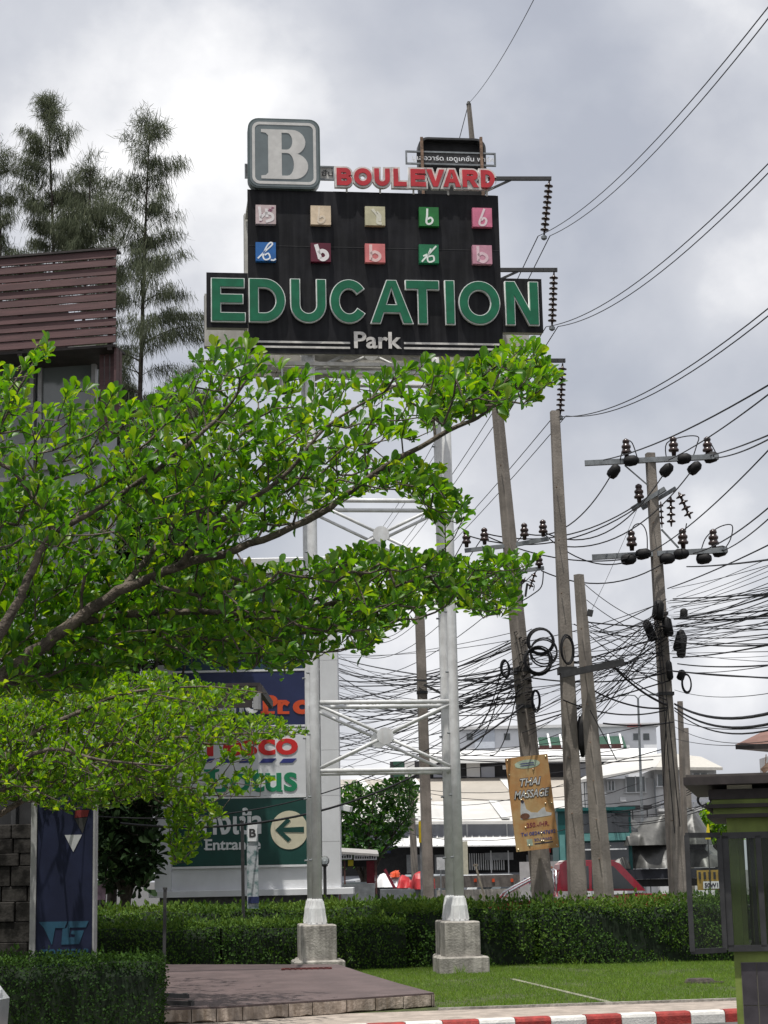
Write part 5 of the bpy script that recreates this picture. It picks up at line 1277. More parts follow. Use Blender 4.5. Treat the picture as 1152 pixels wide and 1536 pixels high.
# ---- cable coils hung on the poles
def coil(px, py, Y, r_px, lab, turns=4, tilt=0.0, ell=1.0):
    k = Y * .985 / FPX; c = at(px, py, Y); rr = random.Random(int(px + py)); mb = MB()
    for t in range(turns):
        R0 = r_px * k * rr.uniform(.9, 1.04); o = Vector((rr.uniform(-1, 1), rr.uniform(-1, 1), rr.uniform(-1, 1))) * .03
        mb.tube([o + Vector((R0 * ell * math.cos(a), tilt * R0 * math.cos(a), R0 * math.sin(a))) for a in np.linspace(0, 2 * math.pi, 25)], .018, 5, caps=False)
    o = mb.build('cable_coil', M_WIRE, None, True); o.location = c; tag(o, lab, 'cable coil', 'cable coils on the poles')
coil(811, 961, 40.4, 20, 'upper black cable coil in the cluster of three beside the coil pole'); coil(817, 978, 40.3, 20, 'middle black cable coil in the cluster of three beside the coil pole', 2); coil(807, 991, 40.2, 21, 'lowest black cable coil in the cluster of three beside the coil pole')
coil(851, 975, 40.5, 22, 'brown-black cable loop hugging the coil pole itself', 3, .3, .45); coil(1030, 1026, 42.3, 14, 'small cable loop on crossarm pole below the splice boxes', 3, .3, .55); coil(1057, 1200, 62, 10, 'dark cable coil left of guard booth, on the thin far pole'); coil(803, 1052, 41.3, 16, 'small upright cable loop at right of the massage board pole', 3, .2, .4); coil(757, 1003, 41.3, 13, 'small tangled cable loop left of the massage board pole', 3, .4, .5)
coil(760, 1100, 60, 1, 'x') if False else None

# ================================================================== WIRES
WL = {'hv': ('slim high-voltage conductor in the top set, strung from the long pole arms', 'high-voltage conductors'), 'mv': ('dark medium-voltage line ending on the crossarm pole insulators', 'medium-voltage lines'),
      'left': ('black telecom cable in tangle between the sign tower and massage board pole', 'telecom cables left of the poles'), 'mid': ('black telecom cable in tangle between massage board pole and crossarm pole', 'telecom cables between the poles'),
      'right': ('black telecom cable running from crossarm pole out over guard booth', 'telecom cables right of the poles'), 'low': ('thin low cable crossing before the far industrial roofs', 'low cables before far buildings')}
def wire(p, q, sag, r, key, n=16):
    p, q = Vector(p), Vector(q); c = p.copy(); mb = MB()
    mb.tube([p.lerp(q, i / n) - c + Vector((0, 0, -4 * sag * (i / n) * (1 - i / n))) for i in range(n + 1)], r, 4, caps=False)
    o = mb.build('overhead_cable', M_WIRE, None, True, fix=False); o.location = c; lab, grp = WL[key]
    if key in ('left', 'mid', 'right'): th = 'thick' if r >= .0115 else 'slender'; lab = th + ' ' + lab; grp = th + ' ' + grp
    tag(o, lab, 'cable', grp)
ends_r = [((1240, -95), 17), ((1240, 160), 17), ((1240, 395), 17)]; ends_l = [((545, 830), 110), ((520, 905), 110), ((490, 960), 110)]
for p, (er, Yr), (el, Yl), nm in zip(hv, ends_r, ends_l, ('top', 'middle', 'lowest')):
    WL['r' + nm] = ('one of twin conductors rising to photo edge from the %s insulator string' % nm, 'twin conductors from the %s string to the right' % nm)
    WL['l' + nm] = ('one of twin conductors running back behind tree from the %s insulator string' % nm, 'twin conductors from the %s string to the left' % nm)
    for k in (-.14, .14):
        o_ = Vector((k, 0, 0)); q = at(er[0], er[1], Yr); wire(p + o_, q + o_ * .30, .45, .0095, 'r' + nm, 22)
        q = at(el[0], el[1], Yl); wire(p + o_, q + o_, .8, .013, 'l' + nm, 22)
WL['gup'] = ('single thin ground wire leaving pole top to the upper photo edge', None); WL['gdn'] = ('single thin ground wire descending from pole top behind rear logo box', None)
wire(PB.a, at(830, -60, 24), .2, .007, 'gup'); wire(PB.a, at(560, 620, 110), .8, .010, 'gdn')
WL['mvr'] = ('dark line from crossarm pole insulators rising to the photo edge', 'lines right of the crossarm pole'); WL['mvl'] = ('dark line strung between crossarm pole and massage board pole insulators', 'lines between the crossarms'); WL['mvf'] = ('thin line running back from insulators of the massage board pole', 'lines behind the sign tower'); WL['stay'] = ('thin stay wire hanging from crossarm pole to junction box of short pole', None)
# medium voltage
E_ = lambda x, y: at(x, y, 42.8)
for (a, b, Yb, s_) in (((1003, 690), (1230, 530), 20, .25), ((1066, 683), (1230, 618), 20, .12), ((1072, 687), (1230, 612), 20, .3), ((972, 830), (1230, 590), 20, .5), ((1085, 826), (1230, 700), 20, .3), ((1040, 830), (1230, 690), 20, .45), ((905, 690), (1230, 530), 20, .45), ((1030, 850), (1230, 828), 20, .1)):
    wire(E_(*a), at(b[0], b[1], Yb), s_ * .4, .014, 'mvr')
for (a, b, s_) in (((917, 712), (787, 800), .5), ((995, 712), (815, 798), .7), ((1036, 708), (850, 820), .5), ((955, 757), (727, 800), .4), ((957, 760), (700, 803), .5), ((940, 843), (815, 800), .3), ((960, 835), (727, 803), .3), ((1000, 842), (812, 856), .4)):
    wire(E_(*a), at(b[0], b[1], 42), s_, .015, 'mvl')
for (a, b) in (((700, 803), (560, 950)), ((727, 801), (550, 960)), ((787, 799), (545, 985)), ((812, 850), (520, 1010))):
    wire(at(a[0], a[1], 42), at(b[0], b[1], 100), 1.0, .014, 'mvf')
wire(at(955, 765, 43), at(886, 918, 40), .05, .006, 'stay')
# telecom tangle
rw = random.Random(77)
for i in range(58):
    y1 = rw.triangular(925, 1085, 1030); yl = rw.uniform(975, 1175) if i > 8 else rw.uniform(950, 1010); thick = rw.choice((.006, .007, .007, .008, .009, .009, .012, .018))
    yl = yl if y1 < 1040 else yl + 40
    wire(at(rw.uniform(775, 800), y1, 41.6), at(470 + rw.uniform(-20, 20), yl, rw.uniform(70, 90)), rw.uniform(.1, .9), thick * 1.15, 'left')
for i in range(6):                                            # slack drops close to the pole
    wire(at(rw.uniform(735, 800), rw.uniform(985, 1060), 41.5), at(rw.uniform(690, 740), rw.uniform(1080, 1150), 46), rw.uniform(.1, .5), .013, 'left')
wire(at(785, 1058, 41.5), at(180, 1235, 33), .9, .022, 'left', 24); wire(at(785, 1030, 41.5), at(100, 1220, 33), 1.0, .012, 'left', 24)
for i in range(62):
    a = (rw.uniform(780, 800), rw.uniform(960, 1105)) if rw.random() < .45 else (rw.uniform(850, 905), rw.uniform(930, 1090)); b = (rw.uniform(985, 1005), rw.triangular(870, 1045, 940))
    wire(at(a[0], a[1], 41), at(b[0], b[1], 42.7), rw.uniform(-.05, .25), rw.choice((.006, .006, .007, .008, .009, .012, .016)), 'mid')
for (a, b, r_, s_) in (((920, 1000), (1000, 1057), .03, .1), ((880, 1030), (1000, 1062), .02, .15), ((845, 1050), (1000, 1065), .016, .2), ((905, 985), (1000, 1050), .016, .1), ((880, 900), (1000, 960), .010, .15), ((870, 870), (1000, 940), .010, .2), ((905, 1085), (1010, 1083), .018, .06)):
    wire(at(a[0], a[1], 40), at(b[0], b[1], 42.6), s_, r_, 'mid')
for i in range(56):
    a = (1005 + rw.uniform(-6, 12), rw.triangular(880, 1030, 935)); f = (a[1] - 880) / 150; yb = 800 + f * 225 + rw.uniform(-60, 60)
    wire(at(a[0], a[1], 42.6), at(1260, yb, 22), rw.uniform(.0, .12), rw.choice((.004, .005, .006, .006, .007, .009, .013)), 'right')
for (ya, yb, r_, s_) in ((1056, 1030, .026, .35), (1062, 1046, .022, .4), (1066, 1052, .014, .45), (1080, 1070, .008, .2), (1090, 1085, .006, .3), (1108, 1100, .006, .15), (1035, 1015, .006, .2)):
    wire(at(1012, ya, 42.6), at(1260, yb, 22), s_, r_, 'right')
for i in range(14):
    xa = rw.uniform(500, 560); ya = rw.uniform(1085, 1215); wire(at(xa, ya, 75), at(rw.uniform(860, 1010), ya + rw.uniform(-35, 40), 47), rw.uniform(.2, 1.0), rw.choice((.008, .010, .013)), 'low')
for i in range(8):
    wire(at(880 + rw.uniform(-20, 20), rw.uniform(1185, 1255), 60), at(1060, rw.uniform(1165, 1215), 50), rw.uniform(.1, .5), .011, 'low')
for (xa, ya, xb, yb, Y) in ((985, 930, 1012, 1250, 42.6), (990, 950, 1020, 1240, 42.6), (1000, 1060, 995, 1180, 42.6), (885, 1065, 925, 1140, 40)):
    wire(at(xa, ya, Y - .4), at(xb, yb, Y - .3), -.0, .011, 'mid')

# ================================================================== MASSAGE BOARD
MY = 41.2
mc = at(798, 1204, MY); board = empty('massage_board', mc, 0, 'orange THAI MASSAGE board fixed to the tallest concrete pole', 'sign')
board.rotation_euler = (0, R(-5.2), 0)
kM = MY * .985 / FPX
def mbx(px, py):                                             # crop pixel (photo) to board plane, undoing its tilt
    p = at(px, py, MY) - mc; v = Vector((p.x, 0, p.z)); v.rotate(Matrix.Rotation(R(5.2), 3, 'Y')); return v.x, v.z
M_OR = mat('board_orange', (.42, .22, .08), .6, .15, 3.0, col2=(.45, .31, .14), streak=.35, streak_col=(.22, .11, .05))
hw_, hh_ = 32.3 * kM, 70 * kM
mb = MB(); mb.bx(-hw_, hw_, 0, .03, -hh_, hh_); mb.build('board', M_OR, board)
mb = MB(); mb.bar((-hw_ * .8, .07, hh_ * .6), (hw_ * .8, .07, hh_ * .6), .05, .05); mb.build('fixing_batten', M_RUST, board); mb = MB(); mb.bar((-hw_ * .8, .07, -hh_ * .6), (hw_ * .8, .07, -hh_ * .6), .05, .05); mb.build('fixing_batten', M_RUST, board)
def mtxt(body, m, u0, u1, v0, v1, bold=.0, shear=.0, y=-.0005, nm='lettering', dp=.004):
    return text_obj(nm, body, m, board, u0 * hw_, u1 * hw_, v0 * hh_, v1 * hh_, y, dp, bold, shear, .0)
M_INK = mat('ink_dark', (.035, .03, .05), .6, .1); M_INKR = mat('ink_maroon', (.20, .03, .05), .6, .15); M_INKW = mat('ink_pale', (.52, .52, .50), .6, .1); M_INKG = mat('ink_mint', (.36, .44, .34), .7, .2); M_INKB = mat('ink_blue', (.07, .07, .20), .6, .1)
flat_obj('emblem', [[(-.52 * hw_, .76 * hh_)] + arc(0, .83 * hh_, .6 * hw_, .095 * hh_, 190, 530, 22)], M_INKG, board, -.0005, .003)
for v_ in (.795, .84): flat_obj('print', [[(-.34 * hw_, v_ * hh_), (.34 * hw_, v_ * hh_), (.30 * hw_, (v_ + .018) * hh_), (-.30 * hw_, (v_ + .018) * hh_)]], M_INKB, board, -.004, .003)
for (b_, v0, v1, u0, u1) in (('THAI', .37, .53, -.46, .58), ('MASSAGE', .11, .28, -.82, .90)):
    mtxt(b_, M_INK, u0, u1, v0 - .012, v1 + .012, .06, .35); mtxt(b_, M_INKW, u0 + .03, u1 - .03, v0, v1, .012, .35, -.006)
# reclining figures, simple pale print
flat_obj('print', [[(-.52 * hw_, .04 * hh_), (-.36 * hw_, .04 * hh_), (-.30 * hw_, -.12 * hh_), (-.1 * hw_, -.2 * hh_), (.2 * hw_, -.22 * hh_), (.42 * hw_, -.14 * hh_), (.55 * hw_, -.12 * hh_), (.6 * hw_, -.22 * hh_), (.85 * hw_, -.26 * hh_), (.82 * hw_, -.31 * hh_), (-.1 * hw_, -.33 * hh_), (-.62 * hw_, -.33 * hh_), (-.58 * hw_, -.14 * hh_)]], mat('print_pale', (.46, .47, .47), .6, .12), board, -.0005, .003)
flat_obj('print', [arc(-.40 * hw_, -.27 * hh_, .22 * hw_, .065 * hh_, 0, 340, 14)], mat('print_brown', (.14, .06, .035), .6, .2), board, -.004, .003); flat_obj('print', [arc(-.44 * hw_, .045 * hh_, .07 * hw_, .035 * hh_, 0, 340, 12)], M_INK, board, -.004, .003)
mtxt('250.-/HR.', M_INKR, -.40, .66, -.52, -.42, .015, .15); mtxt('Tel 0824447692', M_INKB, -.70, .92, -.69, -.61, .02, .1)
flat_obj('emblem', [[(-.46 * hw_, -.90 * hh_), (-.2 * hw_, -.90 * hh_), (-.2 * hw_, -.76 * hh_), (-.46 * hw_, -.76 * hh_)]], M_INKG, board, -.0005, .003)
mtxt('BOULEVARD', M_INKB, -.1, .72, -.82, -.76, .015); flat_obj('print', [[(-.12 * hw_, -.885 * hh_), (.74 * hw_, -.88 * hh_), (.74 * hw_, -.855 * hh_), (-.12 * hw_, -.86 * hh_)]], M_INK, board, -.0005, .003)
rb = random.Random(3)
for i in range(17):
    u, v = (rb.uniform(-.92, .92), rb.uniform(-.95, .95)) if i > 3 else ((-.9, .95), (.9, .95), (-.9, -.95), (.9, -.95))[i]
    mb = MB(); mb.lathe((u * hw_, 0, v * hh_), [(.022, 0), (.018, .012), (.004, .02)], 7, (0, -1, 0)); mb.build('screw', mat('brass_screw', (.55, .48, .34), .3, .2, metal=.6), board)

# ================================================================== BACKGROUND BUILDINGS
def bb_(px, py, Y): p = at(px, py, Y); return p.x, p.z
class Thing:
    """an Empty plus parts laid out from photograph positions at a stated distance"""
    def __init__(s, name, label, cat, px, Y, group=None, z=DRIVE_Z):
        c = at(px, 1300, Y); s.o = Vector((c.x, Y, z)); s.Y = Y; s.root = empty(name, s.o, 0, label, cat, group)
    def P(s, px, py, dy=0.0): return at(px, py, s.Y + dy) - s.o
    def box(s, name, m, xa, ya, xb, yb, dy=0.0, t=.2, parent=None, to_ground=False):
        a, b = s.P(xa, (ya + yb) / 2, dy), s.P(xb, (ya + yb) / 2, dy); z1, z0 = s.P((xa + xb) / 2, ya, dy).z, s.P((xa + xb) / 2, yb, dy).z
        if to_ground: z0 = .01
        mb = MB(); mb.bx(a.x, b.x, dy, dy + t, z0, z1); return mb.build(name, m, parent or s.root)
    def quad(s, name, m, pts, t=.08, parent=None):
        """sloping sheet through (px,py,dy) corners, given thickness downwards"""
        v = [s.P(*p) for p in pts]; n = len(v); mb = MB(); mb.add(v + [p - Vector((0, 0, t)) for p in v], [tuple(range(n)), tuple(reversed(range(n, 2 * n)))] + [(i, (i + 1) % n, (i + 1) % n + n, i + n) for i in range(n)])
        return mb.build(name, m, parent or s.root)
    def mesh(s, mb, name, m, parent=None, smooth=False): return mb.build(name, m, parent or s.root, smooth)
M_ROOFB = mat('beige_roof', (.36, .33, .29), .7, .08, .4, stretch=(1, 1, 1)); M_ROOFL = mat('pale_roof', (.50, .49, .47), .7, .08, .4); M_SKYL = mat('skylight_sheet', (.62, .62, .60), .6, .05); M_WALLB = mat('blue_grey_sheet', (.34, .355, .40), .7, .08, .5); M_WALLW = mat('white_wall', (.60, .60, .60), .8, .06, .4, streak=.2, streak_col=(.4, .39, .37))
M_ROOFW = mat('white_roof_sheet', (.70, .70, .69), .5, .05, .5); M_DARKBAND = mat('dark_band', (.03, .03, .033), .8, .3, .5); M_GRC = mat('green_canopy', (.02, .07, .045), .6, .15); M_BRC = mat('brown_canopy', (.09, .04, .035), .7, .15)  # includes the near-black of the clerestory and porch roof
ind = Thing('industrial_building', 'long low industrial hall with stepped beige roofs and dark clerestory', 'building', 690, 100)
ind.box('wall', M_WALLB, 470, 1231, 905, 1312, 0, .4, None, True)
for i in range(24):                                          # sheet ribs on the wall
    x = 640 + i * 10.2; ind.box('wall_rib', M_WALLB, x, 1232, x + 1.2, 1256, -.06, .055)
ind.quad('roof', M_ROOFL, [(465, 1233, -1.0), (905, 1231, -1.0), (905, 1200, 5), (465, 1203, 5)], .15)
ind.quad('roof', M_ROOFB, [(465, 1203, 5.4), (905, 1199, 5.4), (905, 1165, 12), (465, 1170, 12)], .15)
for (x, w_) in ((735, 12), (520, 10), (600, 10)):
    ind.quad('skylight', M_SKYL, [(x + 18, 1228, -1.0 + .2), (x + 18 + w_, 1228, -.8), (x + w_ - 2, 1201.5, 4.7), (x - 2, 1201.5, 4.7)], -.06); ind.quad('skylight', M_SKYL, [(x + 38, 1198, 5.7), (x + 38 + w_, 1198, 5.7), (x + 14 + w_, 1169, 11.4), (x + 14, 1169, 11.4)], -.06)
ind.box('clerestory', M_DARKBAND, 585, 1139, 915, 1169, 12.2, .3)
for (xa, xb, ya, yb, m) in ((700, 720, 1143, 1166, M_WALLW), (754, 759, 1148, 1154, M_LWHITE), (590, 606, 1142, 1165, M_GRC), (607, 622, 1142, 1165, M_WALLW), (650, 668, 1145, 1166, M_WALLB), (722, 742, 1150, 1166, M_WALLB), (860, 880, 1145, 1165, M_WALLB)): ind.box('clerestory_panel', m, xa, ya, xb, yb, 12.0, .15)
ind.quad('upper_roof', M_ROOFW, [(640, 1139, 10.8), (985, 1135, 10.8), (985, 1122, 18), (640, 1127, 18)], .25)
ind.quad('awning', M_ROOFW, [(590, 1269, -3), (905, 1266, -3), (905, 1252, -.5), (590, 1256, -.5)], .06)
for i in range(30):
    x = 592 + i * 10.5; ind.quad('awning_rib', M_ROOFW, [(x, 1268.3, -3), (x + 1.5, 1268.3, -3), (x + 1.5, 1254, -.5), (x, 1254, -.5)], -.05)
ind.box('shop_opening', M_DARKIN, 500, 1269, 905, 1310, -.06, .05)
ind.box('shop_column', mat('beige_column', (.42, .40, .31), .8, .08), 690, 1262, 702, 1320, -3.2, .3)
for i in range(16):
    x = 704 + i * 3.4; ind.box('fence_bar', M_LWHITE, x, 1280, x + 1.4, 1305, -.4, .06)
ind.box('fascia_sign', mat('grey_sign', (.33, .34, .35), .6, .1), 727, 1279, 770, 1290, -.9, .06)
for x in (736, 762, 640, 620): ind.box('shop_post', M_LWHITE if x > 700 else M_GALV, x, 1276, x + 1.6, 1310, -1.2, .08)
up = Thing('office_block', 'pale upper block with green ribbed canopy beyond industrial hall', 'building', 830, 126)
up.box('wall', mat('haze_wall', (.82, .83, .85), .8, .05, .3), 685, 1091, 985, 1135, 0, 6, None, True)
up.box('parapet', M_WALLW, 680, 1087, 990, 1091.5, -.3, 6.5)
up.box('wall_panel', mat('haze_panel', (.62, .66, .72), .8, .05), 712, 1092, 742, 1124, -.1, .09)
up.quad('canopy', M_GRC, [(800, 1122, -1.6), (940, 1120, -1.6), (934, 1104, -.2), (808, 1106, -.2)], .1); up.box('canopy_skirt', M_BRC, 800, 1117, 935, 1127, -1.65, .04)
for i in range(8):
    x = 804 + i * 18; up.quad('canopy_rib', M_LWHITE, [(x + 2, 1121.5, -1.7), (x + 5, 1121.5, -1.7), (x + 1, 1103, -.25), (x - 2, 1103, -.25)], -.12)
up.box('red_sign', mat('dull_red', (.30, .06, .06), .7), 941, 1086.5, 962, 1090, -.4, .08)
hs = Thing('white_house', 'two-storey white house with pale hipped roof beyond the truck', 'house', 975, 80)
hs.box('wall', M_WALLW, 876, 1168, 985, 1300, .3, 5, None, True); hs.box('wall', M_WALLW, 985.2, 1152, 1078, 1300, 0, 5, None, True)
hs.quad('roof', M_ROOFL, [(868, 1170, -.6), (984, 1150, -.6), (998, 1129, 4), (915, 1139, 4)], .12); hs.quad('roof', mat('roof_cream', (.46, .44, .40), .7, .06), [(984, 1150.5, -.65), (1084, 1151, -.65), (1052, 1135, 4), (998, 1129, 4)], .12)
for (xa, ya, xb, yb) in ((939, 1165, 968, 1187), (986, 1162, 1004, 1178), (912, 1172, 922, 1185), (886, 1172, 897, 1183), (1040, 1160, 1062, 1180)):
    w_ = empty('window', (0, 0, 0)); w_.parent = hs.root; dy = .24 if xa < 980 else -.06
    hs.box('pane', M_GLASSG, xa, ya, xb, yb, dy, .05, w_)
    for q in (0, .5, 1): x = xa + (xb - xa) * q; hs.box('mullion', M_LWHITE, x - .8, ya - 1, x + .8, yb + 1, dy - .03, .029, w_)
    hs.box('sill', M_LWHITE, xa - 2, yb + 1.1, xb + 2, yb + 2.3, dy - .1, .14, w_)
hs.box('porch_roof', M_DARKBAND, 930, 1208, 978, 1213, -1.6, 1.5); 
for x in (932, 950, 972): hs.box('porch_post', M_DARKMET, x, 1213, x + 1.4, 1300, -1.5, .06, None, True)
br = Thing('tiled_roof_house', 'brown tiled roof corner above the guard booth at photo edge', 'house', 1210, 46)
br.quad('roof', mat('brown_tile_roof', (.17, .09, .07), .7, .15, 3), [(1103, 1117, -1.5), (1290, 1113, -1.5), (1290, 1055, 2.5), (1180, 1080, 2.5)], .1)
br.quad('fascia', M_BROWNR, [(1103, 1116.5, -1.53), (1290, 1112.5, -1.53), (1290, 1112.5, -1.57), (1103, 1116.5, -1.57)], .12); br.quad('soffit', mat('soffit_pale', (.45, .42, .40), .8), [(1106, 1122, -1.4), (1290, 1118, -1.4), (1290, 1130, 1), (1170, 1128, 1)], .03)
br.box('wall', M_WALLW, 1180, 1126, 1300, 1320, .6, 3, None, True)

for i, x in enumerate((700, 728, 756, 784, 950, 965)): up.box('window', M_GLASSG, x, 1100, x + 9, 1110, -.05, .049)
for (x, y) in ((900, 1188), (1000, 1190), (1010, 1204), (930, 1196)): hs.box('air_conditioner', M_WALLW, x, y, x + 9, y + 6, -.35, .3)
for x in (878, 984, 1076): hs.box('drainpipe', M_GALV, x, 1170, x + 1.6, 1290, -.12, .1)
hs.box('balcony_rail', M_WALLB, 990, 1200, 1074, 1203, -.5, .1); hs.box('balcony_slab', M_WALLW, 988, 1212, 1076, 1216, -.6, .59)
for x in range(992, 1074, 6): hs.box('baluster', M_WALLB, x, 1203.2, x + 1, 1212, -.48, .05)
for (x, y, m_) in ((516, 1272, M_LWHITE), (560, 1271, M_NAVY), (800, 1270, M_TRED), (840, 1270, M_LWHITE)): ind.box('shop_sign', m_, x, y, x + 26, y + 9, -.5, .06)
for x in (610, 652, 790, 826, 862): ind.box('roller_shutter', mat('shutter_grey', (.26, .27, .28), .6, .15, 3), x, 1282, x + 24, 1310, -.12, .055)
for x in (640, 700, 760, 820, 880): ind.box('drainpipe', M_LWHITE, x, 1232, x + 1.5, 1268, -.15, .08)
# street lamp, globe lamp, banner, small signs
sl_ = Thing('street_lamp', 'slim double-armed street lamp before the white house', 'street lamp', 964, 70)
a, b = sl_.P(957, 1048), sl_.P(965, 1300); b.z = 0; mb = MB(); mb.tube([b, a.lerp(b, .5), a], [.07, .055, .04], 8); sl_.mesh(mb, 'pole', M_GALV)
for sg in (-1, 1):
    mb = MB(); mb.tube([a, a + Vector((sg * .12, 0, .12)), a + Vector((sg * .5, 0, .16))], .025, 6); sl_.mesh(mb, 'arm', M_GALV); mb = MB(); mb.ball(a + Vector((sg * .6, 0, .15)), .13, 8, (1.4, .7, .4)); sl_.mesh(mb, 'lamp_head', M_GALV)
gl = Thing('globe_lamp', 'low black lamp post with clear globe beside left tower leg', 'lamp post', 486, 40.6, z=0)
a = gl.P(487, 1291); mb = MB(); mb.tube([(a.x, 0, 0), (a.x, 0, a.z - .1)], .035, 8); mb.lathe((a.x, 0, a.z - .13), [(.04, 0), (.07, .03), (.06, .06)], 10); gl.mesh(mb, 'post', M_DARKMET)
mb = MB(); mb.ball(a, .105, 14); gl.mesh(mb, 'globe', glass_mat('globe_glass', (.75, .78, .8), .25), None, True)
mb = MB(); mb.lathe(a + Vector((0, 0, -.08)), [(.03, 0), (.03, .08), (.015, .1)], 8); gl.mesh(mb, 'bulb', M_LWHITE)
bn = Thing('advert_banner', 'narrow vertical advert banner on black stake before the store pylon', 'banner', 377, 36.2, z=0)
a = bn.P(368, 1236); mb = MB(); mb.bar((a.x - .04, 0, 0), (a.x - .06, 0, a.z + .06), .06, .06); bn.mesh(mb, 'stake', M_DARKMET)
ban = bn.quad('sheet', mat('banner_print', (.42, .44, .46), .6, .5, 7.0, col2=(.10, .17, .17), c2pos=(.45, .6)), [(370, 1236, -.04), (387, 1236, -.04), (387, 1236, -.06), (370, 1236, -.06)], 1.58)
bn.box('banner_foot', M_NAVY, 372, 1345, 388.5, 1355, -.08, .015, ban); bn.box('banner_head', M_LWHITE, 371.5, 1237, 386, 1262, -.08, .015, ban)
p0 = bn.P(374, 1256, -.056); p1 = bn.P(384, 1243, -.056); text_obj('lettering', 'B', M_DARKMET, ban, p0.x, p1.x, p0.z, p1.z, -.082, .003, .03)
pn = Thing('pink_notice', 'small pink notice board standing beyond hedge beside navy pylon', 'notice', 150, 39.8, z=0); pn.box('sheet', mat('pink_print', (.34, .22, .30), .7, .3, 9.0), 141, 1326, 158, 1350, 0, .03); pn.box('post', M_GALV, 148.5, 1350.3, 150.5, 1365, 0, .03, None, True)
wn = Thing('white_notice', 'small white notice on post behind hedge, left of right tower leg', 'notice', 661, 52); wn.box('sheet', mat('notice_white', (.52, .53, .54), .6, .1), 655, 1286, 668, 1305, 0, .03); wn.box('post', M_GALV, 660, 1305.2, 662.2, 1320, 0, .04, None, True)
lp = Thing('leaning_plank', 'weathered plank leaning up behind hedge beside right tower leg', 'plank', 722, 40.4); mb = MB(); a, b = lp.P(713, 1298), lp.P(727, 1346); d = (b - a); b2 = b + d * ((0.02 - b.z) / d.z); mb.bar(a, b2, .09, .04); mb.bar(a + Vector((0, -.03, -.02)), a + Vector((0, -.03, .03)), .1, .03); lp.mesh(mb, 'board', mat('grey_timber', (.24, .21, .17), .9, .25, 8))
bw_ = Thing('thai_board', 'pale board with faded Thai lettering behind red pickup bed', 'sign', 826, 49); wbm = bw_.box('sheet', mat('board_white', (.46, .47, .47), .7, .12, 3), 780, 1292, 874, 1350, 0, .04, None)
bw_.box('post', M_GALV, 800, 1350.3, 804, 1360, 0, .05, None, True); bw_.box('post', M_GALV, 850, 1350.3, 854, 1360, 0, .05, None, True)
def btxt(body, m, xa, xb, ya, yb): p0, p1 = bw_.P(xa, yb, -.002), bw_.P(xb, ya, -.002); text_obj('lettering', body, m, wbm, p0.x, p1.x, p0.z, p1.z, -.002, .004, .01)
btxt('อร', mat('faded_orange', (.45, .17, .10), .7), 797, 830, 1299, 1316); btxt('จำ', M_INKB, 783, 795, 1317, 1326); bw_.box('faded_line', mat('faded_green', (.20, .30, .22), .7), 795, 1330, 822, 1335, -.012, .01, wbm)
barr = Thing('road_barrier', 'long low grey-brown barrier with orange marks beyond hedge', 'barrier', 720, 62); barr.box('rail', mat('barrier_grey', (.13, .115, .105), .8, .15), 640, 1313, 790, 1331, 0, .2); 
for x in (648, 711, 738, 766): barr.box('orange_mark', M_ORANGE, x, 1318, x + 4, 1323, -.03, .025)
for x in (650, 690, 730, 770): barr.box('support', M_GALV, x, 1331.2, x + 3, 1340, .05, .1, None, True)
barr.box('base_rail', M_CONC, 640, 1334, 790, 1339, -.1, .3, None, True)
ys = Thing('yellow_strip', 'yellow sign strip edge-on beside the pole between tower legs', 'sign', 630, 49); ys.box('sheet', mat('yellow_paint', (.55, .40, .01), .6), 628, 1232, 633, 1264, 0, .05); mb = MB(); a, b = ys.P(630.5, 1248), ys.P(632, 1330); mb.bar((a.x, .08, 0), (a.x, .08, a.z + .3), .05, .05); ys.mesh(mb, 'post', M_GALV)
fp = Thing('far_pole', 'thin far concrete pole with bracket left of the tower-leg pole', 'utility pole', 620, 66, 'concrete utility poles'); mb = MB(); a = fp.P(616, 1180); mb.tube([(a.x + .12, 0, 0), (a.x + .06, 0, a.z * .5), (a.x, 0, a.z)], [.14, .12, .10], 8); fp.mesh(mb, 'shaft', M_POLE); mb = MB(); mb.bar((a.x - .3, 0, a.z - .2), (a.x + .35, 0, a.z - .15), .07, .07); fp.mesh(mb, 'crossarm', M_GALV)

# ================================================================== KIOSK AND STALL GOODS
ki = Thing('food_kiosk', 'dark roadside kiosk with white lettered fascia left of street tree', 'kiosk', 536, 50)
ki.quad('roof', mat('kiosk_roof', (.32, .31, .30), .7, .1), [(503, 1277, -.4), (568, 1281, -.4), (566, 1275, 1.6), (500, 1271, 1.6)], .06)
ki.box('fascia', M_LWHITE, 511, 1280, 528, 1289, -.36, .03); ki.box('fascia', M_LWHITE, 531, 1281, 565, 1290, -.36, .03)
rk = random.Random(5)
for i in range(9): x = 533 + i * 3.5; ki.box('fascia_mark', M_DARKMET, x, 1283 + rk.random() * 2, x + 2.2, 1288, -.38, .015)
for i in range(4): x = 512.5 + i * 3.8; ki.box('fascia_mark', M_DARKMET, x, 1282 + rk.random() * 2, x + 2.4, 1287, -.38, .015)
for x in (508, 516, 563): ki.box('post', M_BRC, x, 1290, x + 2.4, 1345, -.3, .06, None, True)
ki.box('yellow_panel', mat('kiosk_yellow', (.5, .42, .02), .6), 522, 1290, 530, 1299, -.2, .03); ki.box('curtain', mat('kiosk_red', (.16, .02, .03), .8, .2), 550, 1291, 562, 1325, -.1, .05); ki.box('back_wall', M_DARKIN, 512, 1290, 562, 1300, 1.3, .05); ki.box('counter', M_GALV, 512, 1326, 562, 1330, -.35, .5, None, True)
rt = Thing('red_tarpaulin', 'crumpled red tarpaulin heap seen over hedge beside kiosk', 'tarpaulin', 648, 54)
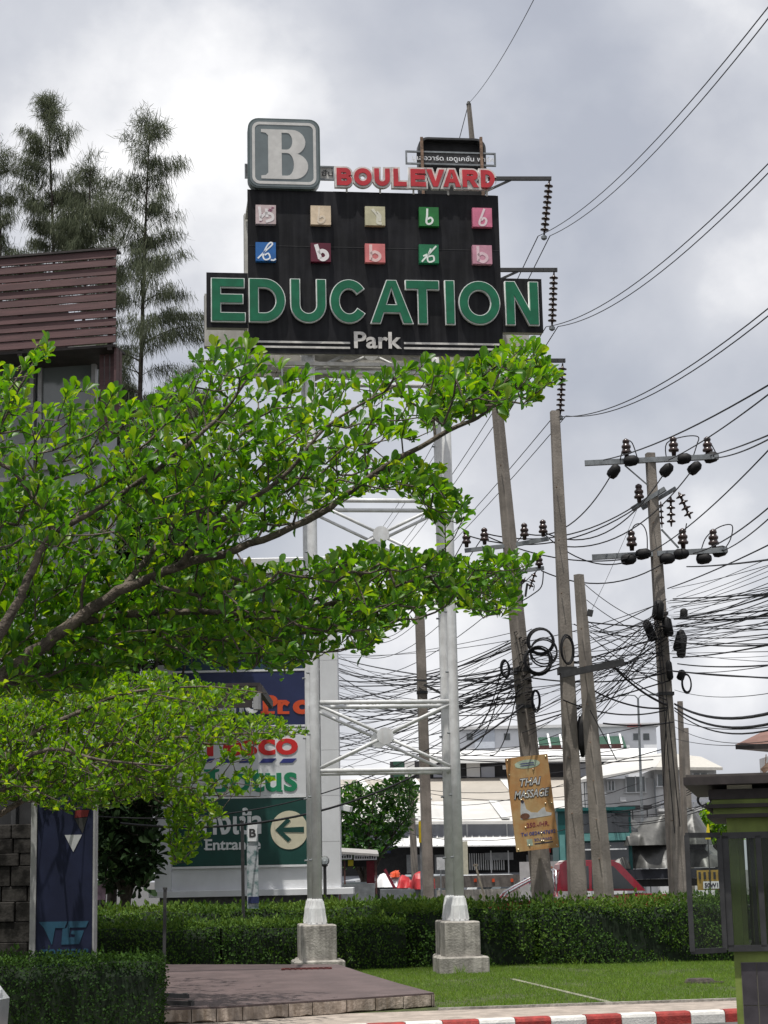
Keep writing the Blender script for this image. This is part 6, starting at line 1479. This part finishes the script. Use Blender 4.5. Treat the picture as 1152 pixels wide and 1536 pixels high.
def lumpy(P0, P1, h, dep, seed, nx=26, ny=10, ridge=.25, freq=1.0):
    """draped cloth heap between P0 and P1 (bottom corners), height h, depth dep"""
    rg = np.random.default_rng(seed); ph = rg.random(8) * 6.28; V = []
    for i in range(nx + 1):
        u = i / nx
        for j in range(ny + 1):
            v = j / ny; a = math.pi * v; prof = min(1, math.sin(a) * 1.5) ** .6 if 0 < v < 1 else 0
            f = (1 - 2 * abs(math.sin(u * 7 * freq + ph[0] + 2.5 * v))) * .6 + (1 - 2 * abs(math.sin(u * 13 * freq + ph[1] - 4 * v))) * .35 + math.sin(u * 41 * freq + ph[2] + 7 * v) * .12 + math.sin(v * 9 + ph[4] + 5 * u) * .2
            e_ = min(1, 6 * u, 6 * (1 - u)) ** .5; hh = h * prof * (.82 + .18 * math.sin(u * 5 + ph[3])) * e_ * (1 + ridge * .35 * f)
            V.append((P0.x + (P1.x - P0.x) * u + .05 * f, P0.y + dep * (v - .5) * (.75 + .25 * e_) + ridge * .35 * f * (1 - prof * .5), P0.z + hh))
    F = [(i * (ny + 1) + j, (i + 1) * (ny + 1) + j, (i + 1) * (ny + 1) + j + 1, i * (ny + 1) + j + 1) for i in range(nx) for j in range(ny)]
    mb = MB(); mb.add(V, F); return mb
M_RTARP = mat('red_tarp', (.42, .025, .03), .45, .2, 4)
a, b = rt.P(618, 1334), rt.P(652, 1334); rt.mesh(lumpy(a, b, .50, .9, 1, freq=.35), 'fold', M_RTARP); a, b = rt.P(598, 1332, .6), rt.P(622, 1332, .6); rt.mesh(lumpy(a, b, .36, .8, 2, freq=.3), 'fold', M_RTARP)
mb = MB(); a, b = rt.P(577, 1304, .3), rt.P(592, 1332, .3); mb.bar(a, b, .12, .08); rt.mesh(mb, 'rolled_parasol', mat('maroon_cloth', (.16, .015, .03), .8)); rt.box('support', M_GALV, 570, 1333.5, 655, 1340, -.3, 1.4, None, True)
ws = Thing('white_stall_cover', 'white plastic stall cover with orange cloth beside red tarpaulin', 'stall cover', 600, 56); a, b = ws.P(566, 1331), ws.P(612, 1331); ws.mesh(lumpy(a, b, .42, 1.2, 7, ridge=.15, freq=.4), 'cover', M_LWHITE); a, b = ws.P(586, 1316, -.3), ws.P(600, 1316, -.3); ws.mesh(lumpy(a, b, .2, .5, 9), 'orange_cloth', M_ORANGE); ws.box('stand', M_GALV, 566, 1331.5, 612, 1340, -.4, .9, None, True)

# ================================================================== VEHICLES
def wheel(root, x, y, r, w_=.22):
    wo = empty('wheel', (x, y, r)); wo.parent = root
    mb = MB(); mb.lathe((0, -w_ / 2, 0), [(r * .6, 0), (r * .95, .0), (r, .04), (r, w_ - .04), (r * .95, w_), (r * .6, w_)], 18, (0, 1, 0)); mb.build('tyre', M_RUBBER, wo)
    mb = MB(); mb.lathe((0, -w_ / 2 - .005, 0), [(.03, 0), (r * .58, .02), (r * .6, .05), (r * .6, w_ - .03), (.05, w_ - .02)], 14, (0, 1, 0)); mb.build('rim', M_GALV, wo)
M_CARGLASS = mat('car_glass', (.03, .035, .04), .08, .2, 1.0, spec=.8); M_CHROME = mat('chrome_tube', (.72, .73, .74), .18, .05, metal=.95); M_CARRED = mat('pickup_red', (.28, .012, .03), .25, .06, spec=.6, coat=.5)
def car(loc, rz, m, label, L=4.3, H=1.46, group='parked cars beyond the hedge', name='parked_car'):
    root = empty(name, loc, rz, label, 'car', group); W = 1.7
    low = [(-L / 2, .32), (-L / 2 + .05, .62), (-L / 2 + .12, .86), (-L * .18, .93), (L * .30, .90), (L / 2 - .15, .78), (L / 2, .60), (L / 2 - .02, .30), (L * .38, .24), (-L * .4, .24)]
    mb = MB(); mb.prism([(p[0], p[1]) for p in low], -W / 2, W / 2); bo = mb.build('body', m, root)
    # cabin tapering inwards
    cab = [(-L * .40, .87), (-L * .30, H - .06), (-L * .20, H), (L * .04, H), (L * .12, H - .05), (L * .27, .89)]; mb = MB(); n = len(cab); vs = []
    for sg in (-1, 1):
        for (x, z) in cab: vs.append((x, sg * (W / 2 - .02 - .16 * (z - .87) / (H - .87)), z))
    mb.add(vs, [tuple(range(n)), tuple(reversed(range(n, 2 * n)))] + [(i, (i + 1) % n, (i + 1) % n + n, i + n) for i in range(n)]); mb.build('cabin', m, root)
    for sg in (-1, 1):
        for (xa, xb) in ((-.33, -.08), (-.065, .16)):
            ztop = H - .10; q = [(xa * L, .92), (xb * L if xb > .1 else xb * L, .92), ((xb - (.09 if xb > .1 else .0)) * L, ztop), ((xa + (.06 if xa < -.3 else 0)) * L, ztop)]
            mb = MB(); vs = [(x, sg * (W / 2 - .012 - .16 * (z - .87) / (H - .87)), z) for x, z in q] + [(x, sg * (W / 2 - .03 - .16 * (z - .87) / (H - .87)), z) for x, z in q]; mb.add(vs, [(0, 1, 2, 3), (7, 6, 5, 4), (0, 4, 5, 1), (1, 5, 6, 2), (2, 6, 7, 3), (3, 7, 4, 0)]); mb.build('side_window', M_CARGLASS, root)
    for (x0, z0, x1, z1) in ((L * .262, .92, L * .13, H - .07), (-L * .395, .91, -L * .305, H - .08)):
        d = .012 if x0 > 0 else -.012; mb = MB(); vs = [(x0 + d, -.72, z0), (x0 + d, .72, z0), (x1 + d, .60, z1), (x1 + d, -.60, z1)]; mb.add(vs + [(v[0] - d * 2, v[1], v[2]) for v in vs], [(0, 1, 2, 3), (7, 6, 5, 4), (0, 4, 5, 1), (1, 5, 6, 2), (2, 6, 7, 3), (3, 7, 4, 0)]); mb.build('windscreen', M_CARGLASS, root)
    for sg in (-1, 1):
        mb = MB(); mb.ball((L / 2 - .07, sg * .62, .66), .12, 8, (.5, 1.2, .7)); mb.build('headlight', M_LWHITE, root); mb = MB(); mb.bx(-L / 2 - .01, -L / 2 + .12, sg * .62 - .12, sg * .62 + .12, .66, .80); mb.build('tail_light', M_TRED, root)
        mb = MB(); mb.box((L * .17, sg * (W / 2 + .06), .98), (.16, .12, .12)); mb.build('wing_mirror', m, root)
        for x in (-L * .31, L * .31): wheel(root, x, sg * (W / 2 - .10), .31)
    return root
M_CARW = mat('car_white', (.62, .63, .63), .3, .04, coat=.4); M_CARD = mat('car_dark', (.035, .04, .05), .3, .1, coat=.4); M_CARS = mat('car_silver', (.40, .41, .42), .3, .06, metal=.4); M_CARG = mat('car_grey', (.16, .18, .19), .3, .06, coat=.4)
def carat(px, Y, rz, m, lab, **k): c = at(px, 1310, Y); car((c.x, Y, DRIVE_Z), rz, m, lab, **k)
carat(533, 56, R(75), M_CARD, 'dark car parked behind the kiosk', H=1.6); carat(722, 74, R(200), M_CARW, 'white car parked before the hall, right of the right tower leg', H=1.75); carat(778, 73, R(160), M_CARG, 'grey car half hidden behind the pale Thai board', H=1.7); carat(672, 76, R(110), M_CARW, 'white car behind red tarpaulin, left of the right tower leg', H=1.75); carat(578, 66, R(20), M_CARS, 'silver car beyond the white stall cover', H=1.7); carat(640, 72, R(80), M_CARG, 'grey car in shade under street tree', H=1.8)
# red pickup, side on
pk_c = at(880, 1310, 47); K = 47 * .985 / FPX
pk = empty('red_pickup', (pk_c.x, 47, DRIVE_Z), 0, 'red pickup with chrome roll bar behind tall hedge', 'pickup')
def pk_p(px, py): p = at(px, py, 46.15) - Vector((pk_c.x, 47, DRIVE_Z)); return p.x, p.z
def pkprism(name, pts, y0, y1, m, parent=None): mb = MB(); mb.prism([pk_p(*p) for p in pts], y0, y1); return mb.build(name, m, parent or pk)
xb0, _ = pk_p(722, 1340); xf1, zh = pk_p(1032, 1340)
mb = MB(); mb.prism([(xb0, .5), (xb0, 1.08), (pk_p(838, 1340)[0], 1.10), (pk_p(968, 1338)[0], zh + .02), (xf1 - .25, zh - .02), (xf1, zh - .2), (xf1 + .02, .45), (xf1 - .4, .38), (xb0 + .3, .38)], -.85, .85); mb.build('body', M_CARRED, pk)
pkprism('cabin', [(836, 1337), (840, 1297), (846, 1292.5), (922, 1292), (930, 1295), (969, 1336)], -.80, .80, M_CARRED); pkprism('roof_panel', [(845, 1292.3), (921, 1291.5), (926, 1289.8), (848, 1290.3)], -.74, .74, M_CARW if False else mat('roof_glare_paint', (.30, .02, .035), .12, .05, coat=1.0))
for pts in ([(855, 1333), (857, 1300), (883, 1299), (884, 1333)], [(888, 1333), (888, 1299), (920, 1299), (953, 1333)]): pkprism('side_window', pts, -.815, -.801, M_CARGLASS)
for pts in ([(855, 1333), (857, 1300), (883, 1299), (884, 1333)], [(888, 1333), (888, 1299), (920, 1299), (953, 1333)]): pkprism('side_window', pts, .801, .815, M_CARGLASS)
x0, z0 = pk_p(967, 1333); x1, z1 = pk_p(932, 1298); mb = MB(); mb.add([(x0 + .03, -.7, z0), (x0 + .03, .7, z0), (x1 + .03, .66, z1), (x1 + .03, -.66, z1), (x0 - .02, -.7, z0), (x0 - .02, .7, z0), (x1 - .02, .66, z1), (x1 - .02, -.66, z1)], [(0, 1, 2, 3), (7, 6, 5, 4), (0, 4, 5, 1), (1, 5, 6, 2), (2, 6, 7, 3), (3, 7, 4, 0)]); mb.build('windscreen', M_CARGLASS, pk)
rb_ = empty('roll_bar'); rb_.parent = pk
for y in (-.76, .76):
    mb = MB(); mb.tube([(pk_p(756, 1348)[0], y, pk_p(756, 1348)[1]), (pk_p(762, 1339)[0], y, pk_p(762, 1339)[1]), (pk_p(778, 1330)[0], y, pk_p(778, 1330)[1]), (pk_p(822, 1307)[0], y, pk_p(822, 1307)[1]), (pk_p(829, 1306)[0], y, pk_p(829, 1306)[1]), (pk_p(831, 1345)[0], y, pk_p(831, 1345)[1])], .035, 8); mb.build('tube', M_CHROME, rb_, True)
    mb = MB(); mb.tube([(pk_p(836, 1345)[0], y, pk_p(836, 1345)[1]), (pk_p(834.5, 1306)[0], y, pk_p(834.5, 1306)[1]), (pk_p(834.5, 1304)[0], 0, pk_p(834.5, 1304)[1])], .032, 8); mb.build('tube', M_CHROME, rb_, True)
for x in (xb0 + 1.0, xf1 - .95):
    for y in (-.76, .76): wheel(pk, x, y, .38, .24)
for y in (-.6, .6): mb = MB(); mb.ball((xf1 - .03, y, zh - .30), .13, 8, (.5, 1.2, .8)); mb.build('headlight', M_LWHITE, pk)
mb = MB(); mb.box((pk_p(884, 1330)[0], -.87, zh - .1), (.2, .03, .05)); mb.build('door_handle', M_CHROME, pk)
# truck with tarpaulined load
tk = Thing('loaded_truck', 'flatbed truck with teal cab and grey tarpaulin load', 'truck', 960, 57)
M_TEAL = mat('teal_paint', (.010, .095, .092), .45, .12, 3); M_TEALL = mat('teal_light', (.12, .30, .29), .5, .1)
M_TARP = mat('grey_tarp', (.062, .062, .058), .42, .3, 3.0, .5, 6, spec=.45)
tk.box('cab', M_TEAL, 838, 1216, 948, 1320, 0, 2.2); tk.box('cab_roof', M_TEAL, 834, 1211, 953, 1216, -.1, 2.4)
tk.box('cab_window', M_CARGLASS, 856, 1220, 943, 1249, -.06, .055); tk.box('cab_band', M_TEALL, 854, 1250, 945, 1261, -.09, .085); tk.box('cab_window', M_CARGLASS, 857, 1264, 943, 1294, -.06, .055); tk.box('cab_rail', M_LWHITE, 872, 1273, 940, 1275, -.12, .05); tk.box('cab_panel', M_TEALL, 840, 1252, 848, 1300, -.05, .045)
tk.box('deck', mat('deck_dark', (.02, .022, .03), .6, .2), 915, 1303, 1085, 1318, -.2, 2.5); tk.box('chassis', M_DARKMET, 860, 1319, 1085, 1330, .4, 1.2)
a, b = tk.P(905, 1304, 1.0), tk.P(1090, 1304, 1.0); tk.mesh(lumpy(a, b, 1.0, 2.3, 21, 90, 22, .8), 'tarpaulin', M_TARP, None, True); a, b = tk.P(908, 1270, 1.0), tk.P(1062, 1270, 1.0); tk.mesh(lumpy(a, b, 1.08, 2.2, 24, 90, 22, 1.0), 'tarpaulin', M_TARP, None, True)
mb = MB(); mb.bx(tk.P(912, 1275).x, tk.P(1055, 1275).x, .2, 1.9, tk.P(980, 1280).z, tk.P(980, 1262).z); tk.mesh(mb, 'load', M_DARKIN)
tb_ = tk.box('tail_board', mat('tail_yellow', (.36, .24, .05), .6, .15), 1046, 1305, 1082, 1335, -1.4, .06)
for i in range(5):
    x = 1048 + i * 7.4; tk.quad('black_chevron', M_DARKMET, [(x, 1320, -1.43), (x + 3.6, 1320, -1.43), (x + (7 if i < 2 else -.6), 1307, -1.43), (x + (3.4 if i < 2 else -4.2), 1307, -1.43)], .0, tb_) if False else tk.box('black_chevron', M_DARKMET, x, 1308, x + 3.4, 1319, -1.43, .02, tb_)
pt = tk.box('plate', M_LWHITE, 1055, 1322, 1079, 1333, -1.46, .03, tb_); p0, p1 = tk.P(1057, 1331.5, -1.47), tk.P(1077, 1324, -1.47); text_obj('lettering', '50W1', M_INK, pt, p0.x, p1.x, p0.z, p1.z, -1.462, .006, .03)
tk.box('tail_link', M_DARKMET, 1060, 1310, 1068, 1314, -1.33, 1.2)
for x in (870, 985, 1030, 1070):
    p = tk.P(x, 1330)
    for y in (.25, 1.95): wheel(tk.root, p.x, y, .48, .28)
yp = Thing('yellow_pennant', 'small yellow pennant standing on truck tail by guard booth', 'pennant', 1062, 55.5); yp.quad('flag', mat('pennant_yellow', (.62, .50, .02), .7), [(1058, 1258, 0), (1066, 1258, 0), (1063, 1236, .02), (1061, 1236, .02)], .02); mb = MB(); a = yp.P(1062, 1258); mb.bar((a.x, .03, a.z + .3), (a.x, .03, 0), .03, .03); yp.mesh(mb, 'staff', M_DARKMET)
# nose of a silver car at the left edge
c = at(-26, 1500, 19.0); car((c.x - 2.15 * math.cos(R(-8)), 19.2, DRIVE_Z), R(-8), M_CARS, 'silver car whose nose just enters at the lower left corner', group=None)

# ================================================================== GUARD BOOTH
GY = 15.4
gb_ = Thing('guard_booth', 'lime green guard booth with dark flat roof and open window', 'guard booth', 1104, GY)
GP = gb_.P
gb_.root.rotation_euler = (0, 0, R(-11.5))
gx0 = GP(1103.5, 1480).x; gx1 = gx0 + 2.3; gd = 1.9
zs = GP(1115, 1424).z; zh_ = GP(1110, 1254).z; zr = GP(1110, 1180).z
mb = MB(); mb.bx(gx0, gx1, 0, .12, 0, zs); gb_.mesh(mb, 'wall', M_LIME); mb = MB(); mb.bx(gx0, gx0 + .12, .121, gd, 0, zs); gb_.mesh(mb, 'wall', M_LIME); mb = MB(); mb.bx(gx1 - .12, gx1, .121, gd, 0, zr); gb_.mesh(mb, 'wall', M_LIME); mb = MB(); mb.bx(gx0 + .121, gx1 - .121, gd - .12, gd, 0, zr); gb_.mesh(mb, 'wall', M_LIME)
# piers and the wall over the window
xp0, xp1 = GP(1083, 1240).x, GP(1141, 1240).x
mb = MB(); mb.bx(gx0 - .0, gx1, .0, .12, zh_ + .03, GP(1110, 1227).z); gb_.mesh(mb, 'lintel', M_LIME)
mb = MB(); mb.bx(gx0, gx0 + .08, .2, .28, zs, zh_ + .03); gb_.mesh(mb, 'pier', M_LIME); mb = MB(); mb.bx(gx0 + .14, gx0 + .26, gd - .3, gd - .13, zs, zr); gb_.mesh(mb, 'pier', M_LIME); mb = MB(); mb.bx(gx0, gx0 + .10, gd - .4, gd - .125, zs, zr); gb_.mesh(mb, 'pier', M_LIME)
bands = [(1227, 1221, M_BROWNR, .05), (1221, 1212, M_LIME, .0), (1212, 1206, M_BROWNR, .06), (1206, 1199, M_LIME, .01), (1199, 1184, M_BROWNR, .03)]
for (yb, yt, m, out) in bands:
    mb = MB(); z0, z1 = GP(1110, yb).z, GP(1110, yt).z; mb.bx(gx0 - .10 - out, gx1 + .1 + out, -.06 - out, gd + .05, z0 + .001, z1); gb_.mesh(mb, 'cornice_band', m)
mb = MB(); z0 = GP(1110, 1183).z; mb.bx(gx0 + .02, gx0 + .22, -.05, .3, z0 - .01, z0 + .055); gb_.mesh(mb, 'light_fitting', M_CREAM)
mb = MB(); mb.bx(gx0 + .1, gx1, .1, gd, z0 - .02, z0 + .10); gb_.mesh(mb, 'roof_upstand', M_DARKIN)
zra, zrb = GP(1040, 1163, -.5).z, GP(1040, 1177, -.5).z; xra = GP(1023, 1170, -.4).x + .09
mb = MB(); mb.bx(xra, gx1 + .5, -.28, gd + .5, zrb + .01, zra); rf = gb_.mesh(mb, 'roof', M_BROWNR); mb = MB(); mb.bx(xra + .02, gx1 + .48, -.26, gd + .48, zra + .001, zra + .02); gb_.mesh(mb, 'roof_sheet', mat('dull_roof_sheet', (.07, .06, .055), .7, .2), rf)
mb = MB(); a = GP(1128, 1158, .4); mb.bar(a, a + Vector((.12, 0, .10)), .02, .05); mb.bar(a + Vector((.02, 0, 0)), a + Vector((.04, 0, .14)), .008, .008); gb_.mesh(mb, 'roof_bracket', M_RUST, rf)
# fixed window in the front wall
fw = empty('window'); fw.parent = gb_.root
def gbar(name, a, b, w_, m, par, d=.05): mb = MB(); mb.bar(a, b, w_, d, (0, 1, 0)); return mb.build(name, m, par)
xw0, xw1 = gx0 - .02, gx0 + .245
for (a, b, w_) in (((xw0, -.03, zs + .02), (xw0, -.03, zh_), .055), ((xw1, -.03, zs + .02), (xw1, -.03, zh_), .045), ((xw0 - .02, -.03, zs + .01), (gx1, -.03, zs + .01), .05), ((xw0 - .02, -.03, zh_ + .005), (gx1, -.03, zh_ + .005), .05)): gbar('frame', a, b, w_, M_DARKMET, fw)
mb = MB(); mb.bx(xw0 + .028, xw1 - .024, -.034, -.028, zs + .035, zh_ - .02); mb.build('pane', M_GLASS, fw); mb = MB(); mb.bx(xw1 + .024, gx1 - .1, -.034, -.028, zs + .035, zh_ - .02); mb.build('pane', M_GLASS, fw)
mb = MB(); mb.bx(gx0 + .17, gx0 + .20, .3, .5, zs, zh_); mb.build('inner_jamb', M_DARKMET, fw)
# casement swung open to the side
cs = empty('casement'); cs.parent = gb_.root
p00, p01, p10, p11 = GP(1081, 1425, -.2), GP(1080, 1257, -.2), GP(1040, 1421, -.32), GP(1031, 1257, -.32)
p00.x = p01.x = xw0 - .045; xo = GP(1035, 1340, -.35).x + .07; p10.x = p11.x = xo; p10.z = p00.z = zs + .0; p01.z = p11.z = zh_ + .01; p00.y = p01.y = -.06; p10.y = p11.y = -.32
for (a, b) in ((p10, p11), (p00, p01), (p01, p11), (p00, p10)): gbar('sash', a, b, .04, M_DARKMET, cs, .035)
mb = MB(); ins = .025; mb.add([p10, p00, p01, p11], [(0, 1, 2, 3)]); mb.build('pane', M_GLASS, cs)
mb = MB(); mb.bx(gx0 + .121, gx1 - .121, .3, .9, zs - .08, zs - .04); gb_.mesh(mb, 'counter', M_BROWNR)
# charcoal tiles on the lower front
tx0, tzt = gx0 + .055, GP(1118, 1444).z
mb = MB(); mb.bx(tx0 - .004, gx1 - .05, -.006, -.0005, .02, tzt + .004); gb_.mesh(mb, 'grout_bed', M_GROUT)
tw_ = (GP(1136, 1480).x - GP(1113, 1480).x); th_ = GP(1120, 1444).z - GP(1120, 1509).z; zz = tzt
while zz > .1:
    h0 = max(.03, zz - th_); x = tx0
    while x < gx1 - .1:
        mb = MB(); mb.bx(x, min(x + tw_ - .008, gx1 - .055), -.014, -.0065, h0 + .008, zz); gb_.mesh(mb, 'tile', M_TILED); x += tw_
    zz = h0
